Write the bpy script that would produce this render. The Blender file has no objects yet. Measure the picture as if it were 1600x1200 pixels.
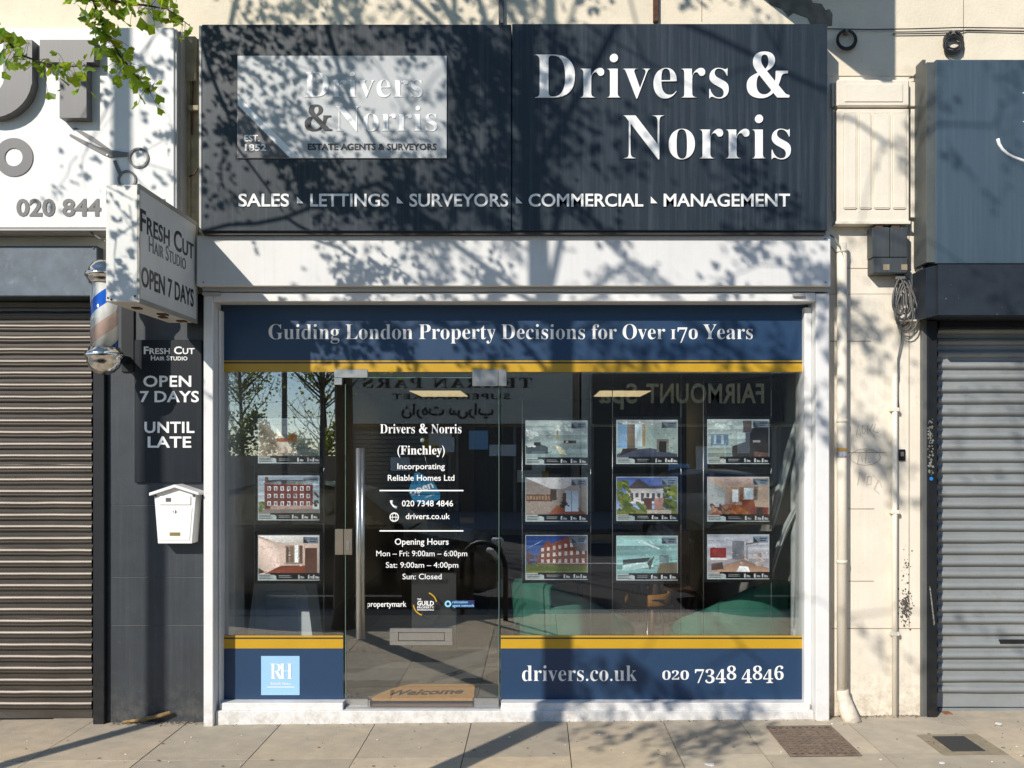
import bpy, bmesh, math, random
from mathutils import Vector, Matrix, noise as mnoise
random.seed(7)
sc = bpy.context.scene
R = math.radians

# ------------------------------------------------------------------ camera
cam_d = bpy.data.cameras.new('camera'); cam = bpy.data.objects.new('camera', cam_d)
sc.collection.objects.link(cam); sc.camera = cam
cam.location = (0, -6, 1.72); cam.rotation_euler = (R(90), 0, 0)
cam_d.sensor_width = 36; cam_d.lens = 1500 / 1600 * 36
cam_d.shift_x = -40 / 1600; cam_d.shift_y = 100 / 1600
cam_d.clip_start = 0.05; cam_d.clip_end = 500

# ------------------------------------------------------------------ sky and sun
AZ, EL = 33.0, 31.0
w = bpy.data.worlds.new('World'); sc.world = w; w.use_nodes = True
nt = w.node_tree; bg = nt.nodes['Background']
sky = nt.nodes.new('ShaderNodeTexSky'); sky.sky_type = 'NISHITA'; sky.sun_disc = False
sky.sun_elevation = R(EL); sky.sun_rotation = R(180 + AZ); sky.dust_density = 0; sky.ozone_density = 2; sky.air_density = .75
nt.links.new(sky.outputs[0], bg.inputs[0]); bg.inputs[1].default_value = 0.15
sun_d = bpy.data.lights.new('sun', 'SUN'); sun_d.energy = 4.5; sun_d.angle = R(0.53); sun_d.color = (1, .935, .85)
sun = bpy.data.objects.new('sun', sun_d); sc.collection.objects.link(sun)
LDIR = Vector((math.sin(R(AZ)) * math.cos(R(EL)), math.cos(R(AZ)) * math.cos(R(EL)), -math.sin(R(EL))))
sun.rotation_euler = LDIR.to_track_quat('-Z', 'Y').to_euler()
sun.location = (-8, -12, 12)
sc.view_settings.view_transform = 'Standard'; sc.view_settings.look = 'None'
sc.view_settings.gamma = 1; sc.view_settings.exposure = 0.1
try:
    sc.cycles.caustics_reflective = False; sc.cycles.caustics_refractive = False
    sc.cycles.use_denoising = True
    sc.cycles.max_bounces = 10; sc.cycles.transparent_max_bounces = 24
except Exception:
    pass
TX, TZ = .65, .715          # how far a shadow travels along / down the wall per metre of depth

# ------------------------------------------------------------------ measuring helpers (photo survey -> metres)
def PX(px, Y=0): return (px - 840) * (6 + Y) / 1500
def PZ(py, Y=0): return 1.72 - (py - 700) * (6 + Y) / 1500
def P(px, py, Y=0): return Vector((PX(px, Y), Y, PZ(py, Y)))
def lin(r, g, b):
    f = lambda c: (c / 255 / 12.92) if c <= 10 else ((c / 255 + .055) / 1.055) ** 2.4
    return (f(r), f(g), f(b))

# ------------------------------------------------------------------ materials
MATS = {}
def mat(name, col, rough=.6, metal=0., var=.12, vscale=6., streak=0., streak_col=None, dirt=0., dirt_col=(.06, .05, .04),
        spec=.5, bump=0., bscale=60., attr=False, emit=0., low=0., low_z=.5, wall=0., coat=0., fleck=0., fleck_col=(.6, .6, .58)):
    if name in MATS: return MATS[name]
    m = bpy.data.materials.new(name); m.use_nodes = True
    t = m.node_tree; N = t.nodes; L = t.links
    b = N['Principled BSDF']
    b.inputs['Roughness'].default_value = rough; b.inputs['Metallic'].default_value = metal
    b.inputs['Specular IOR Level'].default_value = spec
    if coat: b.inputs['Coat Weight'].default_value = coat; b.inputs['Coat Roughness'].default_value = .08
    geo = N.new('ShaderNodeNewGeometry')
    def noise(scale, detail=5, vec=None, rgh=.6):
        n = N.new('ShaderNodeTexNoise'); n.inputs['Scale'].default_value = scale; n.inputs['Detail'].default_value = detail
        n.inputs['Roughness'].default_value = rgh
        L.new(vec or geo.outputs['Position'], n.inputs['Vector']); return n.outputs['Fac']
    def ramp(f, a, bb):
        r = N.new('ShaderNodeMapRange'); r.inputs[1].default_value = a; r.inputs[2].default_value = bb
        r.clamp = True; L.new(f, r.inputs[0]); return r.outputs[0]
    def mul(a, v):
        n = N.new('ShaderNodeMath'); n.operation = 'MULTIPLY'; L.new(a, n.inputs[0])
        if isinstance(v, float): n.inputs[1].default_value = v
        else: L.new(v, n.inputs[1])
        return n.outputs[0]
    def mix(f, a, bb, mode='MIX'):
        n = N.new('ShaderNodeMix'); n.data_type = 'RGBA'; n.blend_type = mode
        if isinstance(f, float): n.inputs[0].default_value = f
        else: L.new(f, n.inputs[0])
        for i, v in ((6, a), (7, bb)):
            if isinstance(v, tuple): n.inputs[i].default_value = (*v, 1)
            else: L.new(v, n.inputs[i])
        return n.outputs[2]
    c = tuple(col)
    if attr:
        a = N.new('ShaderNodeAttribute'); a.attribute_name = 'Col'
        c = mix(1.0, a.outputs['Color'], c, 'MULTIPLY')
    if var:
        f = ramp(noise(vscale), .3, .7)
        dark = mix(1.0, c, (1 - 2 * var,) * 3, 'MULTIPLY')
        c = mix(f, c, dark)
    if streak:
        mp = N.new('ShaderNodeMapping'); mp.inputs['Scale'].default_value = (38, 38, .9); L.new(geo.outputs['Position'], mp.inputs[0])
        f = ramp(noise(1.0, 6, mp.outputs[0], .7), .48, .78)
        c = mix(mul(f, float(streak)), c, streak_col or (.5, .5, .5))
    if dirt:
        f = ramp(noise(11, 8, None, .75), .56, .72)
        c = mix(mul(f, float(dirt)), c, dirt_col)
    if fleck:
        f = ramp(noise(42, 4, None, .8), .68, .74)
        c = mix(mul(f, float(fleck)), c, fleck_col)
    if low:
        s = N.new('ShaderNodeSeparateXYZ'); L.new(geo.outputs['Position'], s.inputs[0])
        h = N.new('ShaderNodeMapRange'); h.inputs[1].default_value = low_z; h.inputs[2].default_value = 0; h.clamp = True
        L.new(s.outputs[2], h.inputs[0])
        f = ramp(noise(16, 8, None, .8), .44, .62)
        c = mix(mul(mul(f, h.outputs[0]), float(low)), c, dirt_col)
    if wall:
        s = N.new('ShaderNodeSeparateXYZ'); L.new(geo.outputs['Position'], s.inputs[0])
        h = N.new('ShaderNodeMapRange'); h.inputs[1].default_value = -.55; h.inputs[2].default_value = .06; h.clamp = True
        L.new(s.outputs[1], h.inputs[0])
        c = mix(mul(mul(ramp(noise(7, 9, None, .8), .36, .64), h.outputs[0]), float(wall)), c, dirt_col)
        c = mix(mul(ramp(noise(1.7, 7, None, .7), .48, .72), .5), c, dirt_col)
    if isinstance(c, tuple): b.inputs['Base Color'].default_value = (*c, 1)
    else: L.new(c, b.inputs['Base Color'])
    if emit:
        if isinstance(c, tuple): b.inputs['Emission Color'].default_value = (*c, 1)
        else: L.new(c, b.inputs['Emission Color'])
        b.inputs['Emission Strength'].default_value = emit
    if bump:
        bn = N.new('ShaderNodeBump'); bn.inputs['Strength'].default_value = bump; bn.inputs['Distance'].default_value = .01
        L.new(noise(bscale, 6), bn.inputs['Height']); L.new(bn.outputs[0], b.inputs['Normal'])
    MATS[name] = m; return m

def glass_mat(name, refl, tint=(.9, .95, .93)):
    m = bpy.data.materials.new(name); m.use_nodes = True
    t = m.node_tree; N = t.nodes; L = t.links; N.remove(N['Principled BSDF'])
    tr = N.new('ShaderNodeBsdfTransparent'); tr.inputs[0].default_value = (*tint, 1)
    gl = N.new('ShaderNodeBsdfGlossy'); gl.inputs['Roughness'].default_value = 0.0; gl.inputs[0].default_value = (.96, .98, 1, 1)
    lw = N.new('ShaderNodeLayerWeight'); fr = N.new('ShaderNodeMath'); fr.operation = 'POWER'; fr.inputs[1].default_value = 5
    L.new(lw.outputs['Facing'], fr.inputs[0])
    ad = N.new('ShaderNodeMath'); ad.operation = 'ADD'; ad.use_clamp = True; ad.inputs[1].default_value = refl
    L.new(fr.outputs[0], ad.inputs[0])
    mx = N.new('ShaderNodeMixShader'); L.new(ad.outputs[0], mx.inputs[0]); L.new(tr.outputs[0], mx.inputs[1]); L.new(gl.outputs[0], mx.inputs[2])
    L.new(mx.outputs[0], N['Material Output'].inputs[0]); return m

M_glass = glass_mat('shop_glass', .155, (.97, .98, .975))
M_glassdark = glass_mat('far_glass', .12, (.25, .27, .28))
M_cream = mat('cream_render', (.83, .76, .63), .85, var=.08, vscale=2.2, dirt=.28, dirt_col=(.42, .34, .24), bump=.25, bscale=90, low=.8, low_z=.42, streak=.16, streak_col=(.46, .37, .25))
M_upper = mat('upper_render', (.79, .70, .54), .85, var=.06, vscale=4, dirt=.22, dirt_col=(.34, .27, .17), bump=.3, bscale=70)
M_capital = mat('cream_moulding', (.80, .735, .61), .8, var=.05, dirt=.12, dirt_col=(.3, .24, .16), streak=.15, streak_col=(.45, .38, .28), bump=.2)
M_peel = mat('bare_cement', (.24, .215, .165), .95, var=.25, vscale=14, dirt=.5, bump=.6, bscale=40)
M_tile = mat('dark_tile', (.040, .047, .054), .42, var=.15, vscale=5, streak=.14, streak_col=(.16, .16, .16), dirt=.12, dirt_col=(.14, .13, .11), fleck=.2, fleck_col=(.3, .3, .28), low=.55, low_z=.25, bump=.06)
M_grout = mat('tile_joint', (.30, .30, .29), .9, var=.2)
M_white = mat('white_gloss_paint', (.78, .775, .755), .4, var=.05, vscale=5, dirt=.22, dirt_col=(.42, .38, .31), low=.7, low_z=.16, bump=.05)
M_panelw = mat('white_panel', (.71, .705, .685), .45, var=.03, streak=.22, streak_col=(.46, .45, .42), dirt=.14, dirt_col=(.45, .42, .36))
M_trimshade = mat('trim_and_shade_grey', (.42, .41, .39), .4, var=.06)  # grey of the sign trims, also the painted shade line over the window
M_navy = mat('navy_fascia', (.018, .028, .038), .40, spec=.35, var=.12, vscale=3, streak=.32, streak_col=(.12, .145, .17), dirt=.10, dirt_col=(.10, .11, .11), fleck=.1)
M_navyedge = mat('navy_edge', (.03, .03, .032), .5, var=.1)
M_vinyl = mat('blue_vinyl', (.015, .047, .108), .42, var=.04, vscale=20)
M_gold = mat('gold_vinyl', (.53, .31, .016), .4, var=.05)
M_lett = mat('white_letters', (.86, .86, .84), .6, spec=.15, var=.02)
M_lettglass = mat('white_vinyl_letters', (.82, .82, .80), .5, var=.0, emit=.10)  # slight emission lifts the vinyl letters, though they are no light source
M_logo = mat('logo_plate_grey', (.47, .49, .495), .4, var=.04, streak=.12, streak_col=(.35, .36, .36))
M_logotri = mat('logo_triangle_grey', (.10, .10, .11), .4, var=.04)
M_lettpale = mat('logo_white', (.86, .87, .87), .4, var=.02)
M_dark = mat('dark_letters', (.012, .014, .018), .4, var=.0)
M_greylett = mat('grey_letters', (.12, .116, .113), .45, metal=0., var=.06, streak=.25, streak_col=(.18, .18, .18))
M_chrome = mat('chrome', (.72, .70, .66), .16, metal=1, var=.08, vscale=30)
M_steel = mat('brushed_steel', (.62, .61, .58), .3, metal=.9, var=.06, vscale=40)
M_bronze = mat('lock_bronze', (.30, .26, .20), .38, metal=.7, var=.1)
M_shutbronze = mat('bronze_shutter', (.100, .088, .075), .44, metal=.72, var=.12, vscale=3, dirt=.12, fleck=.06)
M_shutgrey = mat('grey_shutter', (.29, .31, .31), .45, metal=.1, var=.12, vscale=3, dirt=.35, dirt_col=(.20, .12, .06), streak=.2, streak_col=(.26, .23, .19))
M_boxsteel = mat('galvanised_box', (.10, .125, .15), .42, metal=.2, var=.2, vscale=9, dirt=.3, dirt_col=(.28, .30, .31))
M_rail = mat('black_rail', (.013, .015, .017), .5, spec=.3, var=.2, fleck=.25, fleck_col=(.22, .22, .2), low=.4)
M_black = mat('black_recess', (.006, .006, .006), .7, var=0)
M_signblue = mat('slate_blue_panel', (.052, .084, .112), .45, var=.06, vscale=2, streak=.16, streak_col=(.18, .215, .235), fleck=.1)
M_housing = mat('dark_shutter_housing', (.026, .034, .045), .4, spec=.35, var=.2, vscale=5, fleck=.8, fleck_col=(.5, .5, .48), dirt=.1, dirt_col=(.1, .11, .12))
M_plaster = mat('reveal_grey', (.62, .62, .60), .8, var=.06)
M_slab = mat('concrete_slab', (1, 1, 1), .9, wall=.75, var=.10, vscale=9, dirt=.3, dirt_col=(.34, .31, .26), attr=True, bump=.3, bscale=120, fleck=.15, fleck_col=(.5, .47, .4))
M_mortar = mat('slab_joint', (.12, .105, .08), .95, var=.2, vscale=20)
M_asphalt = mat('asphalt', (.055, .055, .055), .9, var=.2, vscale=20, bump=.4, bscale=150)
M_kerb = mat('kerb_granite', (.30, .29, .27), .85, var=.2, vscale=20)
M_iron = mat('rusty_iron', (.27, .20, .145), .75, metal=.1, var=.25, vscale=25, dirt=.4, dirt_col=(.22, .18, .12), bump=.3)
M_ironhole = mat('grate_hole', (.035, .028, .022), .95, var=.2)
M_coverdark = mat('cover_plate', (.07, .07, .068), .6, metal=.2, var=.2, vscale=60)
M_surround = mat('cover_surround', (.36, .30, .20), .9, var=.15, vscale=20, dirt=.2, bump=.3)
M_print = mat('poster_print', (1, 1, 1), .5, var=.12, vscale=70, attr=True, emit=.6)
M_bezel = mat('poster_bezel', (.012, .013, .015), .25, var=0)
M_wire = mat('steel_wire', (.5, .52, .52), .3, metal=.8, var=0)
M_velvet = mat('green_velvet', (.035, .19, .13), .75, var=.18, vscale=7)
M_wood = mat('tray_wood', (.42, .20, .055), .5, var=.15, vscale=18)
M_woodk = mat('brown_wood', (.16, .075, .035), .5, var=.15, vscale=10)
M_int = mat('interior_wall', (.55, .54, .50), .9, var=.05)
M_intd = mat('interior_dark', (.05, .05, .05), .8, var=.05)
M_intfloor = mat('interior_floor', (.16, .155, .145), .55, var=.12, vscale=7)
M_lamp = mat('ceiling_lamp', (1, .78, .42), .5, var=0, emit=.75)
M_mat = mat('coir', (.80, .41, .13), .95, var=.12, vscale=60, bump=.6, bscale=300)
M_cloth = mat('white_fabric', (.50, .55, .54), .85, var=.1, vscale=8)
M_open = mat('open_tag_blue', (.015, .16, .32), .4, var=.05, emit=.15)  # small glow put into the tag to brighten it; it is unlit
M_ltblue = mat('pale_blue_label', (.32, .56, .80), .45, var=.02)
M_box = mat('letterbox_white', (.82, .81, .78), .4, var=.03, dirt=.06, dirt_col=(.5, .46, .4))
M_brass = mat('brass', (.55, .42, .15), .35, metal=.8, var=.15)
M_jbox = mat('junction_box_grey', (.055, .066, .072), .5, var=.15, streak=.25, streak_col=(.14, .15, .15))
M_cable = mat('grey_cable', (.16, .155, .15), .6, var=.1)
M_cableb = mat('black_cable', (.02, .02, .02), .55, var=.1)
M_rust = mat('rust', (.13, .06, .03), .9, var=.3, vscale=30)
M_leaf = None
M_bark = mat('bark', (.10, .08, .06), .9, var=.3, vscale=18, bump=.6, bscale=40)
M_farwall = mat('far_brick', (.50, .38, .28), .9, var=.15, vscale=3)
M_farcream = mat('far_cream', (.80, .76, .62), .8, var=.06)
M_fardark = mat('far_dark', (.12, .11, .095), .6, var=.1)
M_farbeige = mat('far_beige_letters', (.92, .74, .42), .5, var=0)
M_farmetal = mat('far_shutter', (.30, .29, .26), .5, var=.15, vscale=4)
M_tyre = mat('tyre', (.015, .015, .015), .8, var=0)
M_carb = mat('black_car_paint', (.012, .013, .016), .12, var=0, coat=1)
M_cars = mat('silver_car_paint', (.45, .46, .47), .22, metal=.6, var=0, coat=1)
M_roof = mat('far_roof', (.10, .07, .06), .9, var=.2)

def leaf_mat(name, col):
    m = bpy.data.materials.new(name); m.use_nodes = True
    t = m.node_tree; N = t.nodes; L = t.links; b = N['Principled BSDF']
    a = N.new('ShaderNodeAttribute'); a.attribute_name = 'Col'
    mx = N.new('ShaderNodeMix'); mx.data_type = 'RGBA'; mx.blend_type = 'MULTIPLY'; mx.inputs[0].default_value = 1
    L.new(a.outputs['Color'], mx.inputs[6]); mx.inputs[7].default_value = (*col, 1)
    L.new(mx.outputs[2], b.inputs['Base Color']); b.inputs['Roughness'].default_value = .45
    tl = N.new('ShaderNodeBsdfTranslucent'); mt = N.new('ShaderNodeMix'); mt.data_type = 'RGBA'; mt.blend_type = 'MULTIPLY'; mt.inputs[0].default_value = 1
    L.new(mx.outputs[2], mt.inputs[6]); mt.inputs[7].default_value = (3.0, 2.5, .9, 1); L.new(mt.outputs[2], tl.inputs[0])
    ms = N.new('ShaderNodeMixShader'); ms.inputs[0].default_value = .45
    L.new(b.outputs[0], ms.inputs[1]); L.new(tl.outputs[0], ms.inputs[2]); L.new(ms.outputs[0], N['Material Output'].inputs[0])
    return m
M_leaf = leaf_mat('ginkgo_leaf', (.17, .28, .030))
M_leaf2 = leaf_mat('far_leaf', (.16, .22, .05))

# ------------------------------------------------------------------ mesh builder
class MB:
    def __init__(s):
        s.bm = bmesh.new(); s.cl = s.bm.loops.layers.color.new('Col'); s.col = (1, 1, 1, 1); s.usecol = False; s.old = []
    def nx(s):
        """start the next separate piece: each piece becomes an object of its own on build()"""
        if len(s.bm.faces):
            s.old.append(s.bm); s.bm = bmesh.new(); s.cl = s.bm.loops.layers.color.new('Col')
        return s
    def face(s, vs, smooth=False):
        try: f = s.bm.faces.new(vs)
        except ValueError: return None
        f.smooth = smooth
        for l in f.loops: l[s.cl] = s.col
        return f
    def color(s, c): s.col = (c[0], c[1], c[2], 1); s.usecol = True; return s
    def poly(s, pts, smooth=False): return s.face([s.bm.verts.new(p) for p in pts], smooth)
    def box(s, x0, x1, y0, y1, z0, z1, bev=0., seg=1, M=None):
        x0, x1 = sorted((x0, x1)); y0, y1 = sorted((y0, y1)); z0, z1 = sorted((z0, z1))
        pts = [(x, y, z) for x in (x0, x1) for y in (y0, y1) for z in (z0, z1)]
        idx = [(0, 1, 3, 2), (4, 6, 7, 5), (0, 4, 5, 1), (2, 3, 7, 6), (0, 2, 6, 4), (1, 5, 7, 3)]
        if bev:
            b2 = bmesh.new(); v = [b2.verts.new(p) for p in pts]
            for f in idx: b2.faces.new([v[i] for i in f])
            bmesh.ops.bevel(b2, geom=b2.edges[:], offset=bev, segments=seg, affect='EDGES', profile=.5)
            mp = {}
            for q in b2.verts: mp[q] = s.bm.verts.new(M @ q.co if M else q.co)
            for f in b2.faces: s.face([mp[q] for q in f.verts])
            b2.free()
        else:
            v = [s.bm.verts.new(M @ Vector(p) if M else p) for p in pts]
            for f in idx: s.face([v[i] for i in f])
        return s
    def prism(s, pts, a, b, axis='y', smooth=False):
        """polygon extruded: axis y -> pts are (x,z); axis x -> (y,z); axis z -> (x,y)"""
        mk = {'y': lambda p, t: (p[0], t, p[1]), 'x': lambda p, t: (t, p[0], p[1]), 'z': lambda p, t: (p[0], p[1], t)}[axis]
        A = [s.bm.verts.new(mk(p, a)) for p in pts]; B = [s.bm.verts.new(mk(p, b)) for p in pts]
        s.face(A); s.face(B[::-1]); n = len(pts)
        for i in range(n): s.face([A[i], B[i], B[(i + 1) % n], A[(i + 1) % n]], smooth)
        return s
    def tube(s, pts, r, n=8, caps=True):
        pts = [Vector(p) for p in pts]; rs = r if isinstance(r, (list, tuple)) else [r] * len(pts)
        rings = []; up = None
        for i, p in enumerate(pts):
            d = (pts[min(i + 1, len(pts) - 1)] - pts[max(i - 1, 0)]).normalized()
            if up is None: up = d.orthogonal().normalized()
            u = (up - d * up.dot(d)); u = u.normalized() if u.length > 1e-5 else d.orthogonal().normalized(); up = u
            v = d.cross(u)
            rings.append([s.bm.verts.new(p + (u * math.cos(a) + v * math.sin(a)) * rs[i]) for a in [2 * math.pi * k / n for k in range(n)]])
        for A, B in zip(rings, rings[1:]):
            for k in range(n): s.face([A[k], A[(k + 1) % n], B[(k + 1) % n], B[k]], True)
        if caps: s.face(rings[0][::-1]); s.face(rings[-1])
        return s
    def lathe(s, prof, c, n=28, axis='z'):
        """prof: list of (radius, height)"""
        rings = []
        for r, h in prof:
            ring = []
            for k in range(n):
                a = 2 * math.pi * k / n; q = (r * math.cos(a), r * math.sin(a))
                off = {'z': (q[0], q[1], h), 'y': (q[0], h, q[1]), 'x': (h, q[0], q[1])}[axis]
                ring.append(s.bm.verts.new(Vector(c) + Vector(off)))
            rings.append(ring)
        for A, B in zip(rings, rings[1:]):
            for k in range(n): s.face([A[k], A[(k + 1) % n], B[(k + 1) % n], B[k]], True)
        if prof[0][0] > 1e-4: s.face(rings[0][::-1])
        if prof[-1][0] > 1e-4: s.face(rings[-1])
        return s
    def ring(s, cx, cz, ro, ri, y0, y1, n=32, a0=0, a1=360, sx=1):
        full = abs(a1 - a0) >= 360; k = n if full else n + 1
        def R_(r, y): return [s.bm.verts.new((cx + sx * r * math.cos(R(a0 + (a1 - a0) * i / n)), y, cz + r * math.sin(R(a0 + (a1 - a0) * i / n)))) for i in range(k)]
        A, B, C_, D = R_(ro, y0), R_(ri, y0), R_(ro, y1), R_(ri, y1)
        for i in range(k if full else k - 1):
            j = (i + 1) % k
            s.face([A[i], A[j], B[j], B[i]]); s.face([C_[i], D[i], D[j], C_[j]]); s.face([A[i], C_[i], C_[j], A[j]], True); s.face([B[i], B[j], D[j], D[i]], True)
        return s
    def add(s, verts, faces):
        v = [s.bm.verts.new(p) for p in verts]
        for f in faces: s.face([v[i] for i in f])
        return s
    def build(s, name, m, parent=None, fix=True):
        if s.old:
            todo = s.old + ([s.bm] if len(s.bm.faces) else []); s.old = []
            for b_ in todo: s.bm = b_; o = s.build(name, m, parent, fix)
            return o
        if fix: bmesh.ops.recalc_face_normals(s.bm, faces=s.bm.faces[:])
        me = bpy.data.meshes.new(name)
        o = bpy.data.objects.new(name, me); sc.collection.objects.link(o)
        if parent is not None:
            o.parent = parent
            off = ROOT.get(parent.name, Vector()); ROOT[o.name] = off
            for v in s.bm.verts: v.co -= off
        s.bm.to_mesh(me); s.bm.free()
        if not s.usecol and 'Col' in me.color_attributes: me.color_attributes.remove(me.color_attributes['Col'])
        for mm in (m if isinstance(m, (list, tuple)) else [m]): me.materials.append(mm)
        return o
ROOT = {}
def thing(name, label, cat, loc=(0, 0, 0), group=None):
    o = bpy.data.objects.new(name, None); sc.collection.objects.link(o); o.empty_display_size = .1
    o.location = loc; ROOT[o.name] = Vector(loc); tag(o, label, cat, group); return o
def tag(o, label, cat, group=None):
    o['label'] = label; o['category'] = cat
    if group: o['group'] = group
    return o
def struct(o): o['kind'] = 'structure'; return o

# ------------------------------------------------------------------ lettering
_gc = {}
def serif(c):
    if 'A' <= c <= 'Z': return chr(0x1D400 + ord(c) - 65)
    if 'a' <= c <= 'z': return chr(0x1D41A + ord(c) - 97)
    if '0' <= c <= '9': return chr(0x1D7CE + ord(c) - 48)
    return '\U0001F674' if c == '&' else c
def tmesh(s, off=0., res=4):
    k = (s, off, res)
    if k in _gc: return _gc[k]
    c = bpy.data.curves.new('t', 'FONT'); c.body = s; c.offset = off; c.extrude = .5; c.resolution_u = res
    o = bpy.data.objects.new('t', c); sc.collection.objects.link(o)
    me = bpy.data.meshes.new_from_object(o.evaluated_get(bpy.context.evaluated_depsgraph_get()))
    V = [tuple(v.co) for v in me.vertices]; F = [tuple(p.vertices) for p in me.polygons]
    bpy.data.objects.remove(o); bpy.data.curves.remove(c); bpy.data.meshes.remove(me)
    _gc[k] = (V, F); return _gc[k]
def ext(V): return (min(v[0] for v in V), max(v[0] for v in V), min(v[1] for v in V), max(v[1] for v in V))
def adv(ch, off):
    a = ext(tmesh('H' + ch + 'H', off)[0]); b = ext(tmesh('HH', off)[0]); return (a[1] - a[0]) - (b[1] - b[0])
def layout(s, font='sans', off=0., res=4, mode=None, track=0.):
    """-> (V,F,capheight) with the string laid out glyph by glyph when needed"""
    m = serif if font == 'serif' else (lambda c: c)
    cap = ext(tmesh(m('H'), off, res)[0])[3]
    if mode is None and not track:
        V, F = tmesh(''.join(m(c) for c in s), off, res); return V, F, cap
    V, F, x = [], [], 0.
    for c in s:
        sx = sy = 1.; dy = 0.; g = c
        if mode == 'old' and c.isdigit():
            if c in '012': sx, sy = .80, .66; g = 'I' if c == '1' else c
            elif c in '34579': dy = -.26 * cap
            if c in '0' : sx = .9
        if mode == 'caps' and c.islower(): g = c.upper(); sx = sy = .78
        g = m(g)
        if c == ' ': x += .24 + track; continue
        gv, gf = tmesh(g, off, res); e = ext(gv); n = len(V)
        V += [(x + v[0] * sx, v[1] * sy + dy, v[2]) for v in gv]; F += [tuple(i + n for i in f) for f in gf]
        x += adv(g, off) * sx + track
    return V, F, cap
def text(mb, s, px0, px1, base, cap, Y, font='sans', off=0., res=4, mode=None, track=0., th=.003, plane='F', rot=0., fat=0.):
    """lettering fitted between two survey columns on the plane facing the street at depth Y"""
    x0, x1, zb, ch = PX(px0, Y), PX(px1, Y), PZ(base, Y), cap * (6 + Y) / 1500
    return text_at(mb, s, x0, x1, zb, ch, Y, font, off, res, mode, track, th, plane, rot, fat)
def text_at(mb, s, a0, a1, zb, ch, Y, font='sans', off=0., res=4, mode=None, track=0., th=.003, plane='F', rot=0., fat=0.):
    mb.nx(); V, F, cp = layout(s, font, off, res, mode, track); e = ext(V)
    sx = abs(a1 - a0) / (e[1] - e[0]); sz = ch / cp
    out = []
    for v in V:
        u = (v[0] - e[0]) * sx; q = v[1] * sz; d = (v[2] + .5) * th
        if plane == 'F':
            if rot:
                cu = abs(a1 - a0) / 2; u, q = cu + (u - cu) * math.cos(rot) - q * math.sin(rot), (u - cu) * math.sin(rot) + q * math.cos(rot)
            out.append((a0 + u, Y - d, zb + q))
        elif plane == 'R': out.append((Y + d, a0 + u, zb + q))      # on a face turned to +X, running along +Y
        else: out.append((a0 - u, Y + d, zb + q))                    # on a face turned to +Y
    if fat:
        mb.add([(a - fat, b, c - fat * .6) for a, b, c in out], F); mb.add([(a + fat, b - .0004, c + fat * .6) for a, b, c in out], F)
    else: mb.add(out, F)
    return mb

def fbox(mb, px0, px1, py0, py1, Y, Y2, bev=0.):
    """box whose front face at depth Y covers the survey rectangle and which reaches back to Y2"""
    return mb.box(PX(px0, Y), PX(px1, Y), Y, Y2, PZ(py1, Y), PZ(py0, Y), bev)
def fpoly(mb, pts, Y, Y2): return mb.prism([(PX(a, Y), PZ(b, Y)) for a, b in pts], Y, Y2)

# ================================================================== GROUND
GT = .0095
def gz(X): return GT * X
mb = MB(); mb.poly([(-60, -60, -.62), (60, -60, -.62), (60, 60, -.62), (-60, 60, -.62)])
struct(mb.build('ground', M_asphalt))
XJ = [-6.5, -5.85, -5.25, -4.65, -4.05, -3.45, -2.84, -2.22, -1.615, -1.02, -.416, .184, .788, 1.262, 1.92, 2.60, 3.25, 3.9, 4.5, 5.2, 5.9, 6.6]
YJ = [.30, -.65, -1.25, -1.85, -2.45, -3.05, -3.65]
mb = MB()
mb.color((.34, .30, .24)); mb.poly([(-6.6, .3, gz(-6.6) - .008), (-6.6, -3.7, gz(-6.6) - .008), (6.6, -3.7, gz(6.6) - .008), (6.6, .3, gz(6.6) - .008)])
for i in range(len(XJ) - 1):
    for j in range(len(YJ) - 1):
        a, b, c, d = XJ[i] + .0028, XJ[i + 1] - .0028, YJ[j + 1] + .0028, YJ[j] - .0028
        k = random.uniform(.92, 1.06); wv = random.uniform(-.014, .014)
        mb.color((.80 * k + wv, .735 * k, .63 * k - wv))
        dz = random.uniform(-.002, .002)
        top = []
        for x, y in ((a, c), (b, c), (b, d), (a, d)): top.append((x, y, gz(x) + dz))
        v = [mb.bm.verts.new(p) for p in top]; u = [mb.bm.verts.new((p[0], p[1], p[2] - .02)) for p in top]
        mb.face(v)
        for q in range(4): mb.face([v[q], u[q], u[(q + 1) % 4], v[(q + 1) % 4]])
struct(mb.build('pavement', M_slab))
mb = MB(); mb.box(-30, 30, -4.0, -3.705, -.3, -.012, .012); struct(mb.build('kerb', M_kerb))
mb = MB()
for a, b in ((-30, -6.61), (6.61, 30)): mb.box(a, b, -3.70, .3, -.3, (.06 if a > 0 else -.066))
mb.color((1, 1, 1)); o = struct(mb.build('pavement_far_ends', M_kerb))
mb = MB(); mb.box(-60, 60, -14.2, -4.01, -.4, -.14); struct(mb.build('road', M_asphalt))
mb = MB()
for k in range(-12, 13): mb.box(k * 4, k * 4 + 2, -9.2, -9.1, -.139, -.136)
struct(mb.build('road_marking', M_lett))
mb = MB(); mb.box(-60, 60, -19.95, -14.21, -.4, -.02); struct(mb.build('far_pavement', M_kerb))

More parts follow.
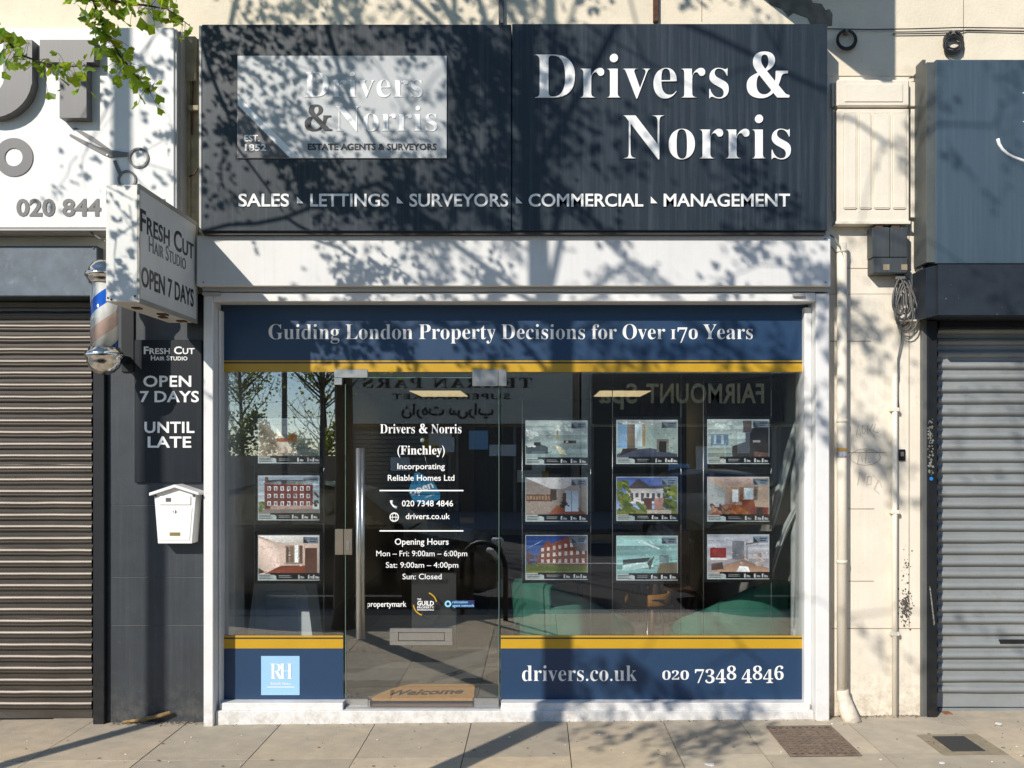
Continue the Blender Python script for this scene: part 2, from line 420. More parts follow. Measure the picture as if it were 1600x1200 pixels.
# ================================================================== BUILDING
bld = thing('parade_building', 'cream rendered shopping parade building standing behind all the shopfronts', 'building', (0, .3, 0))
mb = MB()
mb.box(-5.5, 5.5, .10, .6, 2.70, 7.2)
for a, b in ((1.78, 2.47), (-5.5, -4.6), (4.6, 5.5)): mb.box(a, b, .10, .6, -.1, 2.697)
mb.build('wall', M_cream, bld)
mb = MB(); mb.box(-5.5, 5.5, .092, .0995, PZ(118, .09), 7.1); o = mb.build('upper_wall', M_upper, bld); o['label'] = 'sandier weathered render above the signs'
mb = MB(); fpoly(mb, [(1188, -12), (1205, 8), (1222, 14), (1232, 26), (1240, 20), (1262, 28), (1268, 40), (1300, 40), (1301, 22), (1296, 14), (1290, 16), (1284, 6), (1270, 4), (1262, -12)], .088, .0925)
o = mb.build('bare_patch', M_peel, bld); o['label'] = 'bare grey patch where the cream paint has peeled'
# left dark tiled pilaster
mb = MB()
zt = [-.1, PZ(977, .1), PZ(902, .1), PZ(790, .1), PZ(470, .1), 2.69]
for a, b in zip(zt, zt[1:]): mb.box(-2.735, -2.06, .10, .55, a + .0012, b - .0012, .002)
mb.build('pilaster', M_tile, bld)['label'] = 'dark tiled pilaster between the two left shops'
mb = MB(); mb.box(-2.733, -2.062, .1035, .4, -.1, 2.688); mb.build('tile_joint', M_grout, bld)
# right pilaster capital
mb = MB()
Yc = .03
fbox(mb, 1308, 1421, 124, 166, Yc - .01, .098, .008); fbox(mb, 1320, 1411, 131, 159, Yc - .016, Yc, .003)
fbox(mb, 1300, 1440, 128, 166, Yc + .035, .0985, .004)
fbox(mb, 1308, 1421, 170, 349, Yc, .098, .006)
for a, b in ((1318, 1339), (1343, 1362), (1366, 1391), (1395, 1416)): fbox(mb, a, b, 176, 326, Yc - .010, Yc, .008)
fbox(mb, 1423, 1439, 170, 340, Yc + .04, .0985, .004); fbox(mb, 1301, 1306, 170, 330, Yc + .05, .0985, .002)
fbox(mb, 1306, 1423, 345, 350, Yc - .012, .098, .002)
mb.build('pilaster_capital', M_capital, bld)
# joints and cracks in the pilaster render
mb = MB()
for y, a, b in ((533, 1297, 1361), (707, 1325, 1385), (795, 1326, 1366), (908, 1326, 1365), (982, 1300, 1440), (419, 1320, 1372), (321, 1424, 1441)): fbox(mb.nx(), a, b, y - .5, y + .5, .0975, .102)
fbox(mb.nx(), 1420, 1421, 350, 980, .0975, .102); fbox(mb.nx(), 1505, 1506, 0, 90, .090, .094); fbox(mb.nx(), 1096, 1097, 0, 34, .090, .094)
mb.build('render_joint', mat('joint_brown', (.42, .33, .22), .9, var=.2), bld)
# soot stain & graffiti
mb = MB(); random.seed(3)
for k in range(260):
    a, r = random.uniform(0, 6.28), abs(random.gauss(0, 1))
    x, y = 1416 + math.cos(a) * r * 5.5, 945 + math.sin(a) * r * 17 + random.choice((0, 0, 0, -60 if random.random() < .3 else 0)); s = random.uniform(.5, 1.6)
    fpoly(mb, [(x - s, y), (x, y - s * 1.3), (x + s, y), (x, y + s)], .0972 + random.uniform(-.001, .001), .1005)
mb.build('soot_stain', mat('soot', (.10, .09, .08), .95, var=.2), bld)['kind'] = 'stuff'
def scrib(mb, pts, Y=.0968, r=.0011):
    mb.tube([P(a, b, Y) for a, b in pts], r, 4)
mb = MB()
scrib(mb, [(1338, 680), (1341, 664), (1345, 679)]); scrib(mb, [(1347, 676), (1348, 664), (1353, 672), (1350, 678), (1347, 676)])
scrib(mb, [(1356, 664), (1355, 678), (1360, 670), (1364, 662)]); scrib(mb, [(1358, 671), (1366, 682)]); scrib(mb, [(1368, 662), (1364, 674), (1372, 676)])
scrib(mb, [(1352 + 24 * math.cos(a / 12 * 6.283), 714 + 13 * math.sin(a / 12 * 6.283)) for a in range(13)])
scrib(mb, [(1340, 724), (1343, 706), (1348, 722)]); scrib(mb, [(1350, 704), (1362, 704)]); scrib(mb, [(1354, 704), (1352, 724), (1360, 722)])
scrib(mb, [(1340, 758), (1343, 738), (1350, 752), (1353, 738)]); scrib(mb, [(1356, 744), (1354, 758), (1361, 756), (1361, 745), (1356, 744)])
scrib(mb, [(1364, 742), (1372, 752), (1366, 764), (1374, 772)]); scrib(mb, [(1373, 750), (1378, 762)])
mb.build('graffiti', mat('graffiti_pen', (.40, .31, .26), .8, var=0), bld)['label'] = 'faint scribbled pen tags on the cream pilaster'
# steel stubs above the fascia
for px, y1 in ((783, 36), (1025, 33)):
    mb = MB(); fbox(mb, px - 4, px + 4, -40, y1, .06, .0915, .003); mb.build('bracket', M_rust if px > 900 else M_jbox, bld)
# strip between the two left fascias: old timber and pipe ends
mb = MB()
fbox(mb, 282, 306, 56, 126, .02, .0915, .006); fbox(mb, 291, 297, 124, 345, .04, .0915, .003); fbox(mb, 298, 313, 60, 362, .05, .0915, .004)
fbox(mb, 280, 290, 120, 345, .06, .0915, .003); fbox(mb, 294, 310, 164, 172, .01, .05, .003)
mb.build('timber_batten', mat('old_timber', (.42, .36, .24), .85, var=.2, vscale=14, dirt=.4, dirt_col=(.2, .12, .06)), bld)
mb = MB(); mb.tube([P(302, 120, .03), P(301, 170, .03), P(300, 210, .03)], .006, 6); mb.nx().tube([P(296, 276, .03), P(304, 272, .01), P(309, 262, -.01)], .006, 6); mb.nx().tube([P(284, 352, .0), P(306, 352, .0)], .008, 6)
mb.build('rusty_pipe_stub', M_rust, bld)

# ================================================================== SHOPFRONT
shop = thing('shopfront', 'white framed glazed shopfront with blue and gold bands below the navy fascia', 'shopfront', (0, .1, 0))
mb = MB()
xL0, xL1, xR0, xR1 = PX(318), PX(333), PX(1253), PX(1296)
zH = PZ(457)
mb.box(xL0, xL1, 0, .3, gz(xL0) - .02, zH, .004); mb.box(xL1 + .003, xL1 + .02, .09, .17, 0, zH - .1, .002)
mb.nx().box(PX(1275), xR1, .0, .3, gz(xR0) - .02, zH - .005, .004); mb.box(PX(1257, .09), PX(1275) - .001, .09, .3, .0, zH - .08, .003)
mb.build('frame_post', M_white, shop)
mb = MB()
mb.box(xL1 + .001, PX(1275) - .001, 0, .30, PZ(471), PZ(457), .004)
mb.build('head_rail', M_white, shop)
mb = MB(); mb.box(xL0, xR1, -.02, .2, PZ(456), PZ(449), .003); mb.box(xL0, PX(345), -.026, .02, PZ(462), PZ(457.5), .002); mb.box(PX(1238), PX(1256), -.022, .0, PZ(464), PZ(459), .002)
mb.build('head_shade_strip', M_trimshade, shop)  # grey colour stands in for the shade line under the white panel
# white panel over the window
mb = MB(); fbox(mb, 307, 1298, 368, 447, -.06, .09, .004); pw = mb.build('white_panel', M_panelw, shop)
mb = MB()
for a, b in ((1289, 373), (1290, 441), (318, 441)): mb.nx().lathe([(.004, 0), (.004, -.005), (.0, -.006)], P(a, b, -.06), 8, 'y')
mb.build('screw', M_jbox, pw)
# plinth / sill
YG = .15
def split_sill(a, b):
    mb.box(PX(a, .06), PX(b, .06), .06, .3, PZ(1110, .06) - .002, PZ(1098.5, .06), .004)
mb = MB(); split_sill(343, 536); mb.nx(); split_sill(783, 1266); mb.nx()
mb.box(xL1 + .002, PX(1275) - .002, .035, .3, -.04, PZ(1111, .035), .005)
mb.build('sill', M_white, shop)
mb = MB(); mb.box(PX(540, .08), PX(780, .08), .08, .3, PZ(1109.5, .08), PZ(1105.5, .08), .002); mb.build('threshold', M_steel, shop)
# glass panes
zt_ = PZ(476, YG); zb_ = PZ(1098, YG)
for a, b in ((343, 537), (782, 1262)):
    mb = MB(); mb.box(PX(a, YG), PX(b, YG), YG, YG + .010, zb_, PZ(579, YG)); mb.build('window_pane', M_glass, shop)
mb = MB(); mb.box(PX(343, YG), PX(1262, YG), YG + .002, YG + .012, PZ(578, YG), zt_ + .05); mb.build('transom_panel', M_navyedge, shop)
# vinyl bands
def band(name, a, b, y0, y1, m, Y=YG - .004):
    mb = MB(); mb.box(PX(a, Y), PX(b, Y), Y, Y + .003, PZ(y1, Y), PZ(y0, Y)); return mb.build(name, m, shop)
vb = band('vinyl_band', 343, 1262, 470, 563, M_vinyl)
band('gold_stripe', 343, 1262, 563.2, 565.4, M_gold); band('dark_stripe', 343, 1262, 565.6, 567.8, M_navyedge); band('gold_stripe', 343, 1262, 568, 581, M_gold)
mb = MB(); text(mb, 'Guiding London Property Decisions for Over 170 Years', 420, 1176, 530, 23, YG - .0045, 'serif', -.0105, 4, 'old', .0, .002, fat=.0006)
mb.build('lettering', M_lett, vb)
for a, b in ((343, 536), (782.5, 1262)):
    vb = band('vinyl_band', a, b, 1013.5, 1097, M_vinyl)
    band('gold_stripe', a, b, 993, 996, M_gold); band('dark_stripe', a, b, 996.2, 998.3, M_navyedge); band('gold_stripe', a, b, 998.5, 1013.2, M_gold)
Yv = YG - .0045
mb = MB(); text(mb, 'drivers.co.uk', 816, 995, 1064, 24, Yv, 'serif', -.0105, 5, None, 0, .002, fat=.0006); text(mb, '020 7348 4846', 1035, 1224, 1062, 20.5, Yv, 'serif', -.0095, 5, 'old', .0, .002, fat=.0006)
mb.build('lettering', M_lett, vb)
lbl = MB(); fbox(lbl, 408, 468, 1025, 1086, Yv, Yv + .0045); lb = lbl.build('label_square', M_ltblue, shop)
mb = MB(); text(mb, 'R', 422, 442, 1061, 24, Yv - .0005, 'serif', -.012, 4, None, 0, .001); text(mb, 'H', 437, 457, 1061, 24, Yv - .0016, 'serif', -.012, 4, None, 0, .001)
text(mb, 'Reliable Homes', 423, 455, 1070, 4, Yv - .0005, 'serif', 0, 2, None, 0, .001); fbox(mb.nx(), 417, 460, 1073, 1074, Yv - .001, Yv - .0005)
mb.build('lettering', M_lett, lb)

# ------------------------------------------------------------------ door
door = MB(); YD = YG + .001
door.box(PX(540, YD), PX(779.5, YD), YD, YD + .010, PZ(1103, YD), PZ(581, YD)); dr = door.build('door', M_glass, shop)
mb = MB()
for a in (539.2, 779.2): mb.box(PX(a, YD), PX(a + .9, YD), YD - .001, YD + .011, PZ(1103, YD), PZ(600, YD))
mb.box(PX(540, YD), PX(779, YD), YD - .001, YD + .011, PZ(590.5, YD), PZ(589.6, YD))
mb.build('glass_edge', mat('green_glass_edge', (.12, .2, .17), .2, var=0), dr)
mb = MB()
fbox(mb, 522, 574, 577, 590, YD - .012, YD + .022, .002); fbox(mb, 522, 534, 590.3, 601, YD - .012, YD + .022, .002)
mb.build('patch_fitting', M_steel, dr)
mb = MB(); fbox(mb, 738, 778, 577, 603, YD - .012, YD + .022, .002); fbox(mb, 778.6, 791, 577, 603, YD - .012, YD + .022, .002); mb.build('patch_fitting', M_steel, dr)
mb = MB(); fbox(mb, 538, 575, 1092, 1104.5, YD - .014, YD + .022, .002); fbox(mb, 575.5, 578, 1094, 1105, YD - .012, YD + .02, .001); mb.build('patch_fitting', M_steel, dr)
mb = MB(); fbox(mb, 741, 779, 1091, 1104.5, YD - .014, YD + .022, .002); mb.build('patch_fitting', M_steel, dr)
mb = MB()
Yh = YD - .055
mb.tube([P(560, 700, Yh), P(560, 998, Yh)], .0155, 14)
for y in (742, 956): mb.tube([P(560, y, Yh), Vector((PX(560, Yh), YD, PZ(y, Yh)))], .008, 8)
for s in (1,): mb.tube([P(567, 700, YD + .05), P(567, 998, YD + .05)], .0155, 14)
mb.build('handle', M_steel, dr)
mb = MB(); fbox(mb, 523.5, 536.5, 827, 867, YD - .014, YD + .022, .002); fbox(mb, 537.3, 550, 827, 867, YD - .014, YD + .022, .002); lk = mb.build('lock', M_bronze, dr)
mb = MB(); fbox(mb, 541, 546, 845, 860, YD - .017, YD - .0135, .001); mb.build('keyhole', M_steel, lk)
mb = MB(); Yl = YD - .012
fbox(mb, 609, 707, 982, 988, Yl, YD, .001); fbox(mb, 609, 707, 1002, 1008, Yl, YD, .001); fbox(mb, 609, 622, 988.2, 1001.8, Yl, YD, .001); fbox(mb, 695, 707, 988.2, 1001.8, Yl, YD, .001)
lp = mb.build('letter_plate', M_steel, dr)
mb = MB(); fbox(mb, 623, 694, 989, 1001, Yl + .003, YD, .002); mb.build('flap', M_steel, lp)
Yt = YD - .0005; T = dict(th=.0015)
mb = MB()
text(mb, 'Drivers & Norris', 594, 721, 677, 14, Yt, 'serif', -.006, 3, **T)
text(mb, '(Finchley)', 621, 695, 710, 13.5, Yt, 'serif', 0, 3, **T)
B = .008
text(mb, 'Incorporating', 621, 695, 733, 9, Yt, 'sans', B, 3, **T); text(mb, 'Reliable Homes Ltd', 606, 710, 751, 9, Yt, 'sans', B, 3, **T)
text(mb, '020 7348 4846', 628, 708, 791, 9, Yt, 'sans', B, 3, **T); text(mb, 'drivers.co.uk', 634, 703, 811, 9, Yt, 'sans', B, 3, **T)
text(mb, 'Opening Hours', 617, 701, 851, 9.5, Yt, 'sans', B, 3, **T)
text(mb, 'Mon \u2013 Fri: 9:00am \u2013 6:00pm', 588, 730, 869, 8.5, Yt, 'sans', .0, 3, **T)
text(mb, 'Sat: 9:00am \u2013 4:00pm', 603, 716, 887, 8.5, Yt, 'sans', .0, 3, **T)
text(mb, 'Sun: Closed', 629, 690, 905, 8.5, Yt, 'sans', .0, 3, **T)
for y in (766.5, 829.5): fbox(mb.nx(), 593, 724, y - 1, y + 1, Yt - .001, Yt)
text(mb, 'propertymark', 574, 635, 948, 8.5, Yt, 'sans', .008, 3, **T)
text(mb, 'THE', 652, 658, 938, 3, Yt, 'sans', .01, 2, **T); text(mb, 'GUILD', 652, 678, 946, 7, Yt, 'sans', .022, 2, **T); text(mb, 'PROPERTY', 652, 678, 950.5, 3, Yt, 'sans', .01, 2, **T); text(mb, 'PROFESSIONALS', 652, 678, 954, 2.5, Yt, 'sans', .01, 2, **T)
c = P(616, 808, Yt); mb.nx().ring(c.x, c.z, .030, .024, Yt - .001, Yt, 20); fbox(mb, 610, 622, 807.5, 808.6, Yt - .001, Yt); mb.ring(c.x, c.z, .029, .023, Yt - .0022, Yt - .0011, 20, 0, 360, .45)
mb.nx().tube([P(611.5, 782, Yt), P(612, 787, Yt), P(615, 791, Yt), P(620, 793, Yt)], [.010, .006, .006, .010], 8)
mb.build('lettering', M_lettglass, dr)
mb = MB(); c = P(664, 943.5, Yt)
mb.ring(c.x, c.z, .078, .070, Yt - .001, Yt, 14, 10, 70); mb.nx().ring(c.x, c.z, .078, .070, Yt - .001, Yt, 14, 185, 255)
mb.build('emblem_arc', M_gold, dr)
mb = MB(); fbox(mb, 706, 741, 938, 949, Yt - .0008, Yt); rl = mb.build('emblem_label', mat('emblem_navy', (.02, .03, .12), .4, var=0), dr)
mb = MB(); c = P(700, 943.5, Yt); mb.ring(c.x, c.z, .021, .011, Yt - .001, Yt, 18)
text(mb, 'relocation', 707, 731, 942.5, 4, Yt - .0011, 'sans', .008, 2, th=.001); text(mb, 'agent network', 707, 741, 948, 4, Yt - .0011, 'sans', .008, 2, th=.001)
mb.build('emblem', mat('emblem_blue', (.25, .6, .85), .4, var=0, emit=.1), rl)  # emblem is plain vinyl, brightened by a little emission

# ================================================================== NAVY FASCIA SIGN
fas = thing('fascia_sign', 'wide navy fascia sign reading Drivers & Norris over the white panel', 'shop sign', (-.1, .1, PZ(362, 0)))
Yf = -.12
mb = MB(); fbox(mb, 315, 799, 38, 361, Yf, .09, .004); fbox(mb, 800, 1293, 37, 360, Yf + .001, .09, .004); mb.build('panel', M_navy, fas)
mb = MB(); fbox(mb, 311, 314.5, 40, 362, Yf + .004, .085); mb.build('side_trim', M_trimshade, fas)
mb = MB(); fbox(mb, 318, 1290, 361.5, 366.5, Yf + .02, .08); mb.build('bottom_rail', M_navyedge, fas)
Yp = Yf - .010
mb = MB(); fbox(mb, 371, 698, 87, 247, Yp, Yf, .001); lg = mb.build('logo_plate', M_logo, fas)
mb = MB(); fpoly(mb, [(371.5, 165), (371.5, 246.5), (452, 246.5)], Yp - .0015, Yp - .0001); mb.build('triangle', M_logotri, lg)
mb = MB(); fpoly(mb, [(371.5, 150), (371.5, 163.5), (453.5, 246.5), (468, 246.5)], Yp - .0015, Yp - .0001); mb.build('diagonal_stripe', M_lettpale, lg)
mb = MB(); text(mb, 'EST.', 382, 406, 221, 10, Yp - .002, 'sans', .022, 3); text(mb, '1852', 383, 416, 235.5, 10, Yp - .002, 'sans', .022, 3); mb.build('lettering', M_lett, lg)
mb = MB(); text(mb, 'Drivers', 475, 660, 152, 39, Yp - .001, 'serif', -.01, 6); text(mb, 'Norris', 524, 683, 205, 39, Yp - .001, 'serif', -.01, 6); mb.build('lettering', M_lettpale, lg)
mb = MB(); text(mb, '&', 476, 519, 205, 39, Yp - .001, 'serif', -.01, 6); text(mb, 'ESTATE AGENTS & SURVEYORS', 481, 682, 234, 9.5, Yp - .001, 'sans', .018, 3); mb.build('lettering', M_dark, lg)
mb = MB(); Yt = Yf - .001
text(mb, 'Drivers', 835, 1138, 154, 68, Yt, 'serif', -.013, 8, th=.006, fat=.0014); text(mb, '&', 1167, 1233, 154, 68, Yt, 'serif', -.013, 8, th=.006, fat=.0014); text(mb, 'Norris', 974, 1235, 249, 68, Yt, 'serif', -.013, 8, th=.006, fat=.0014)
mb.build('lettering', M_lett, fas)
mb = MB()
for s, a, b in (('SALES', 373, 452), ('LETTINGS', 485, 608), ('SURVEYORS', 640, 794), ('COMMERCIAL', 826, 1005), ('MANAGEMENT', 1037, 1234)): text(mb, s, a, b, 322.5, 19.5, Yt, 'sans', .016, 4, th=.005)
for x in (464, 620, 806, 1017): fpoly(mb.nx(), [(x, 307), (x, 317.5), (x + 10, 317.5)], Yt - .005, Yt)
mb.build('lettering', M_lett, fas)

# ================================================================== LEFT SHOP (hair studio)
hs = thing('hair_studio_fascia', 'white fascia sign with raised grey letters and scissors at the left edge', 'shop sign', (PX(100), .1, PZ(357)))
Ys = -.10
mb = MB(); fbox(mb, -110, 272, 43, 356, Ys, .085, .004); mb.build('panel', M_panelw, hs)
mb = MB(); fbox(mb, 273, 276, 46, 352, Ys + .01, .085); fbox(mb, 277.5, 283, 49, 348, Ys + .045, .085); fbox(mb, -110, 276, 357, 360, Ys + .002, .085); mb.build('edge_trim', M_trimshade, hs)
Ya, Yb = Ys - .075, Ys - .0005
mb = MB(); fpoly(mb, [(62, 62), (147, 62), (147, 97), (135, 97), (135, 184), (93, 184), (93, 97), (62, 97)], Ya, Yb); mb.build('raised_letter', M_greylett, hs)
U = [(6 - 1, 62)] + [(50, 62)]
outer = [(50, 62), (50, 130)] + [(-15 + 65 * math.cos(R(a)), 122 + 62 * math.sin(R(a))) for a in range(10, 171, 10)] + [(-80, 130), (-80, 62)]
inner = [(-36, 62), (-36, 122)] + [(-15 + 21 * math.cos(R(a)), 122 + 22 * math.sin(R(a))) for a in range(170, 9, -16)] + [(5, 122), (5, 62)]
mb = MB(); fpoly(mb, outer + inner, Ya, Yb); mb.build('raised_letter', M_greylett, hs)
mb = MB(); c = P(22, 246, Ys); mb.ring(c.x, c.z, 30 / 254, 14 / 254, Ys - .006, Ys - .0005, 40); text(mb, '020 844', 26, 158, 337, 26, Ys - .0006, 'sans', .03, 3, th=.004); fbox(mb.nx(), 246, 258, 311, 316.5, Ys - .004, Ys - .0006)
mb.build('lettering', M_greylett, hs)
mb = MB(); Yq = Ys - .0006
fpoly(mb, [(108, 212), (110, 209), (150, 228), (172, 234), (205, 239), (203, 244), (172, 246), (160, 241), (130, 225)], Yq - .008, Yq)
fpoly(mb, [(114, 201), (118, 199), (146, 214), (172, 233), (160, 230), (140, 219)], Yq - .0045, Yq - .0001)
c = P(217, 247, Yq); mb.ring(c.x, c.z, .063, .051, Yq - .0085, Yq, 28)
fpoly(mb, [(176, 251), (181, 250), (190, 270), (186, 276)], Yq - .0045, Yq - .0001)
c = P(199, 281, Yq); mb.ring(c.x, c.z, .058, .046, Yq - .0085, Yq, 28)
mb.build('scissors', M_greylett, hs)
mb = MB(); mb.lathe([(.007, 0), (.007, -.012), (.0, -.013)], P(169, 243, Yq), 10, 'y'); mb.build('scissors_pivot', M_lett, hs)

def corrugated(mb, X0, X1, Y, z0, z1, pitch, depth, seg=8, flat=.36, ridge=0.):
    """roller shutter curtain: rounded slats with a narrow flat between"""
    n = int((z1 - z0) / pitch); prof = []
    z = z1
    for k in range(n):
        for i in range(seg + 1):
            t = i / seg; prof.append((Y - depth * math.sin(math.pi * t) ** .7 + ridge * math.exp(-((t - .62) / .10) ** 2), z - pitch * (1 - flat) * t))
        prof.append((Y + .006, z - pitch * (1 - flat * .9))); prof.append((Y + .006, z - pitch * (1 - flat * .1)))
        z -= pitch
    prof.append((Y, z0))
    rs_ = random.Random(9); NX = 14; cols = []; m = seg + 3
    jy = [[rs_.gauss(0, .0011) for _ in range(NX + 1)] for _ in range(n + 1)]; jz = [[rs_.gauss(0, .0007) for _ in range(NX + 1)] for _ in range(n + 1)]
    sl = [(rs_.gauss(0, .0012), rs_.gauss(0, .0012)) for _ in range(n + 1)]
    for k in range(NX + 1):
        x = X0 + (X1 - X0) * k / NX
        cols.append([mb.bm.verts.new((x, y + jy[i // m][k] + sl[i // m][0], q + jz[i // m][k] + sl[i // m][1])) for i, (y, q) in enumerate(prof)])
    for A, Bv in zip(cols, cols[1:]):
        for i in range(len(prof) - 1): mb.face([A[i], A[i + 1], Bv[i + 1], Bv[i]], (i % m) < seg)
rs = thing('roller_shutter', 'closed bronze roller shutter of the hair studio at the left edge', 'roller shutter', (PX(70, .2), .2, 0))
mb = MB(); corrugated(mb, -4.6, PX(144, .2), .2, PZ(1122, .2), PZ(468, .2), 18.45 * 6.2 / 1500, .013, 12, .30, .005); mb.build('curtain', M_shutbronze, rs, fix=False)
mb = MB(); mb.box(-4.6, PX(144, .19), .185, .21, gz(-3) - .02, PZ(1123, .2), .003); mb.build('bottom_rail', M_rail, rs)
mb = MB(); mb.box(PX(145, .06), PX(163, .06), .06, .26, gz(-2.8) - .03, PZ(462, .06), .004); mb.build('guide_rail', M_rail, rs)
mb = MB(); mb.box(-4.6, PX(152, .02), .02, .4, PZ(463, .02), PZ(384, .02), .006); hb = mb.build('hood', M_boxsteel, rs)
mb = MB(); mb.lathe([(.006, 0), (.006, -.006), (0, -.008)], P(146, 388, .02), 8, 'y'); mb.build('rivet', M_steel, hb)
mb = MB(); mb.box(-4.6, PX(173, .26), .28, .5, -.05, 2.69); mb.box(-4.6, -2.74, .12, .5, PZ(383, .12), PZ(358, .12)); mb.build('dark_reveal', M_black, bld)
mb = MB(); mb.tube([P(140, 362, -.02), P(155, 372, -.1), P(166, 378, -.3)], .006, 6); tag(mb.build('supply_cable', M_cable), 'thin grey cable running from the shutter hood to the projecting sign', 'cable')

# notice board on the dark pilaster
nb = thing('notice_board', 'black notice board with white opening times on the dark tiled pilaster', 'sign', P(262, 755, .08))
mb = MB(); fbox(mb, 210, 315, 531, 754, .078, .0995, .002); mb.build('panel', mat('notice_black', (.010, .013, .017), .4, spec=.3, var=.15, streak=.15, streak_col=(.08, .085, .09)), nb)
mb = MB(); Yn = .0775
text(mb, 'Fresh Cut', 225, 304, 553, 11.5, Yn, 'sans', .022, 3, 'caps', .02); text(mb, 'Hair Studio', 236, 293, 563, 7.5, Yn, 'sans', .018, 3, 'caps', .02)
for s, a, b, y in (('OPEN', 224, 299, 604), ('7 DAYS', 219, 311, 628), ('UNTIL', 226, 304, 676), ('LATE', 231, 299, 699)): text(mb, s, a, b, y, 17, Yn, 'sans', .02, 3, None, .02)
mb.build('lettering', M_lett, nb)

# projecting sign
ps = thing('projecting_sign', 'white boxed projecting sign reading Fresh Cut above the barber pole', 'sign', (-2.215, 0, 2.5))
X0, X1, Z0, Z1 = -2.304, -2.126, 2.50, 3.125
mb = MB(); mb.box(X0, X1, -.88, -.012, Z0, Z1, .006); bx = mb.build('box', mat('sign_box_white', (.70, .70, .67), .45, var=.06, dirt=.15, dirt_col=(.35, .31, .22), streak=.12, streak_col=(.4, .38, .32)), ps)
mb = MB()
for y0, y1, z0, z1 in ((-.875, -.02, Z0 - .004, Z0 + .02), (-.875, -.02, Z1 - .02, Z1 + .004)): mb.box(X1 - .01, X1 + .004, y0, y1, z0, z1, .001)
mb.box(X1 - .01, X1 + .0045, -.884, -.872, Z0 - .004, Z1 + .004, .001); mb.box(X1 - .01, X1 + .0045, -.024, -.010, Z0 - .004, Z1 + .004, .001)
mb.build('edge_trim', mat('sign_trim', (.40, .38, .33), .5, var=.2, dirt=.3), ps)
mb = MB()
text_at(mb, 'Fresh Cut', -.865, -.07, 2.885, .118, X1 + .0002, 'sans', .014, 4, 'caps', .02, .002, 'R'); text_at(mb, 'OPEN 7 DAYS', -.85, -.07, 2.592, .105, X1 + .0002, 'sans', .014, 4, None, 0, .002, 'R'); mb.build('lettering', M_dark, ps)
mb = MB(); text_at(mb, 'Hair Studio', -.75, -.2, 2.795, .085, X1 + .0002, 'sans', 0, 4, 'caps', .02, .002, 'R'); mb.build('lettering', mat('faded_letters', (.16, .16, .16), .5, var=.2), ps)
mb = MB()
for y, z in ((-.7, 0), (-.45, 1), (-.33, 0), (-.15, 1)): mb.nx().box(X0 + .06 + .04 * z, X0 + .10 + .05 * z, y, y + .06, Z0 - .008, Z0 + .001, .001)
for x, z in ((X0 + .012, Z0 + .02), (X1 - .022, Z0 + .03), (X0 + .03, Z0 + .012)): mb.nx().lathe([(.006, 0), (.005, -.004), (0, -.005)], (x, -.88, z), 8, 'y')
mb.build('fixing', M_rust, ps)
mb = MB(); mb.box(X0 + .04, X1 - .04, -.03, .099, Z0 + .05, Z1 - .05, .004); mb.build('wall_bracket', M_jbox, ps)

# barber pole
YB = -.22; bp_c = P(163, 584, YB)
bp = thing('barber_pole', 'barber pole with chrome caps and blue striped tube under the projecting sign', 'barber pole', bp_c)
sB = 1500 / (6 + YB); cx, cy = bp_c.x, bp_c.y
zz = lambda py: PZ(py, YB)
mb = MB(); mb.lathe([(0, zz(405)), (.035, zz(406.5)), (.07, zz(412)), (.09, zz(420)), (.096, zz(426))] + [(.110, zz(427)), (.112, zz(430)), (.108, zz(433)), (.098, zz(434)), (.098, zz(437)), (.088, zz(440)), (.086, zz(443)), (0, zz(443.2))], (cx, cy, 0), 32); mb.build('cap', M_chrome, bp)
mb = MB(); mb.lathe([(0, zz(543)), (.088, zz(543.2)), (.092, zz(548)), (.108, zz(550)), (.113, zz(555)), (.108, zz(559)), (.100, zz(561)), (.098, zz(566)), (.085, zz(574)), (.06, zz(581)), (.03, zz(585)), (0, zz(586))], (cx, cy, 0), 32); mb.build('cap', M_chrome, bp)
pm = bpy.data.materials.new('pole_stripes'); pm.use_nodes = True
N = pm.node_tree.nodes; L = pm.node_tree.links; b = N['Principled BSDF']; b.inputs['Roughness'].default_value = .12; b.inputs['Coat Weight'].default_value = 1; b.inputs['Coat Roughness'].default_value = .03
tc = N.new('ShaderNodeTexCoord'); sp = N.new('ShaderNodeSeparateXYZ'); L.new(tc.outputs['Object'], sp.inputs[0])
at = N.new('ShaderNodeMath'); at.operation = 'ARCTAN2'; L.new(sp.outputs[1], at.inputs[0]); L.new(sp.outputs[0], at.inputs[1])
d1 = N.new('ShaderNodeMath'); d1.operation = 'DIVIDE'; L.new(at.outputs[0], d1.inputs[0]); d1.inputs[1].default_value = 2 * math.pi
d2 = N.new('ShaderNodeMath'); d2.operation = 'MULTIPLY_ADD'; L.new(sp.outputs[2], d2.inputs[0]); d2.inputs[1].default_value = -2.75; L.new(d1.outputs[0], d2.inputs[2])
d4 = N.new('ShaderNodeMath'); d4.operation = 'ADD'; L.new(d2.outputs[0], d4.inputs[0]); d4.inputs[1].default_value = .55
fr = N.new('ShaderNodeMath'); fr.operation = 'FRACT'; L.new(d4.outputs[0], fr.inputs[0])
rp = N.new('ShaderNodeValToRGB'); L.new(fr.outputs[0], rp.inputs[0]); cr = rp.color_ramp; cr.interpolation = 'CONSTANT'
cr.elements[0].color = (.01, .10, .50, 1); cr.elements[1].position = .24; cr.elements[1].color = (.66, .66, .62, 1)
for p_, c_ in ((.48, (.58, .42, .36, 1)), (.74, (.66, .66, .62, 1))):
    e = cr.elements.new(p_); e.color = c_
L.new(rp.outputs[0], b.inputs['Base Color'])
mb = MB(); mb.lathe([(.078, zz(543.3)), (.078, zz(443))], (cx, cy, 0), 40); mb.build('tube', pm, bp)
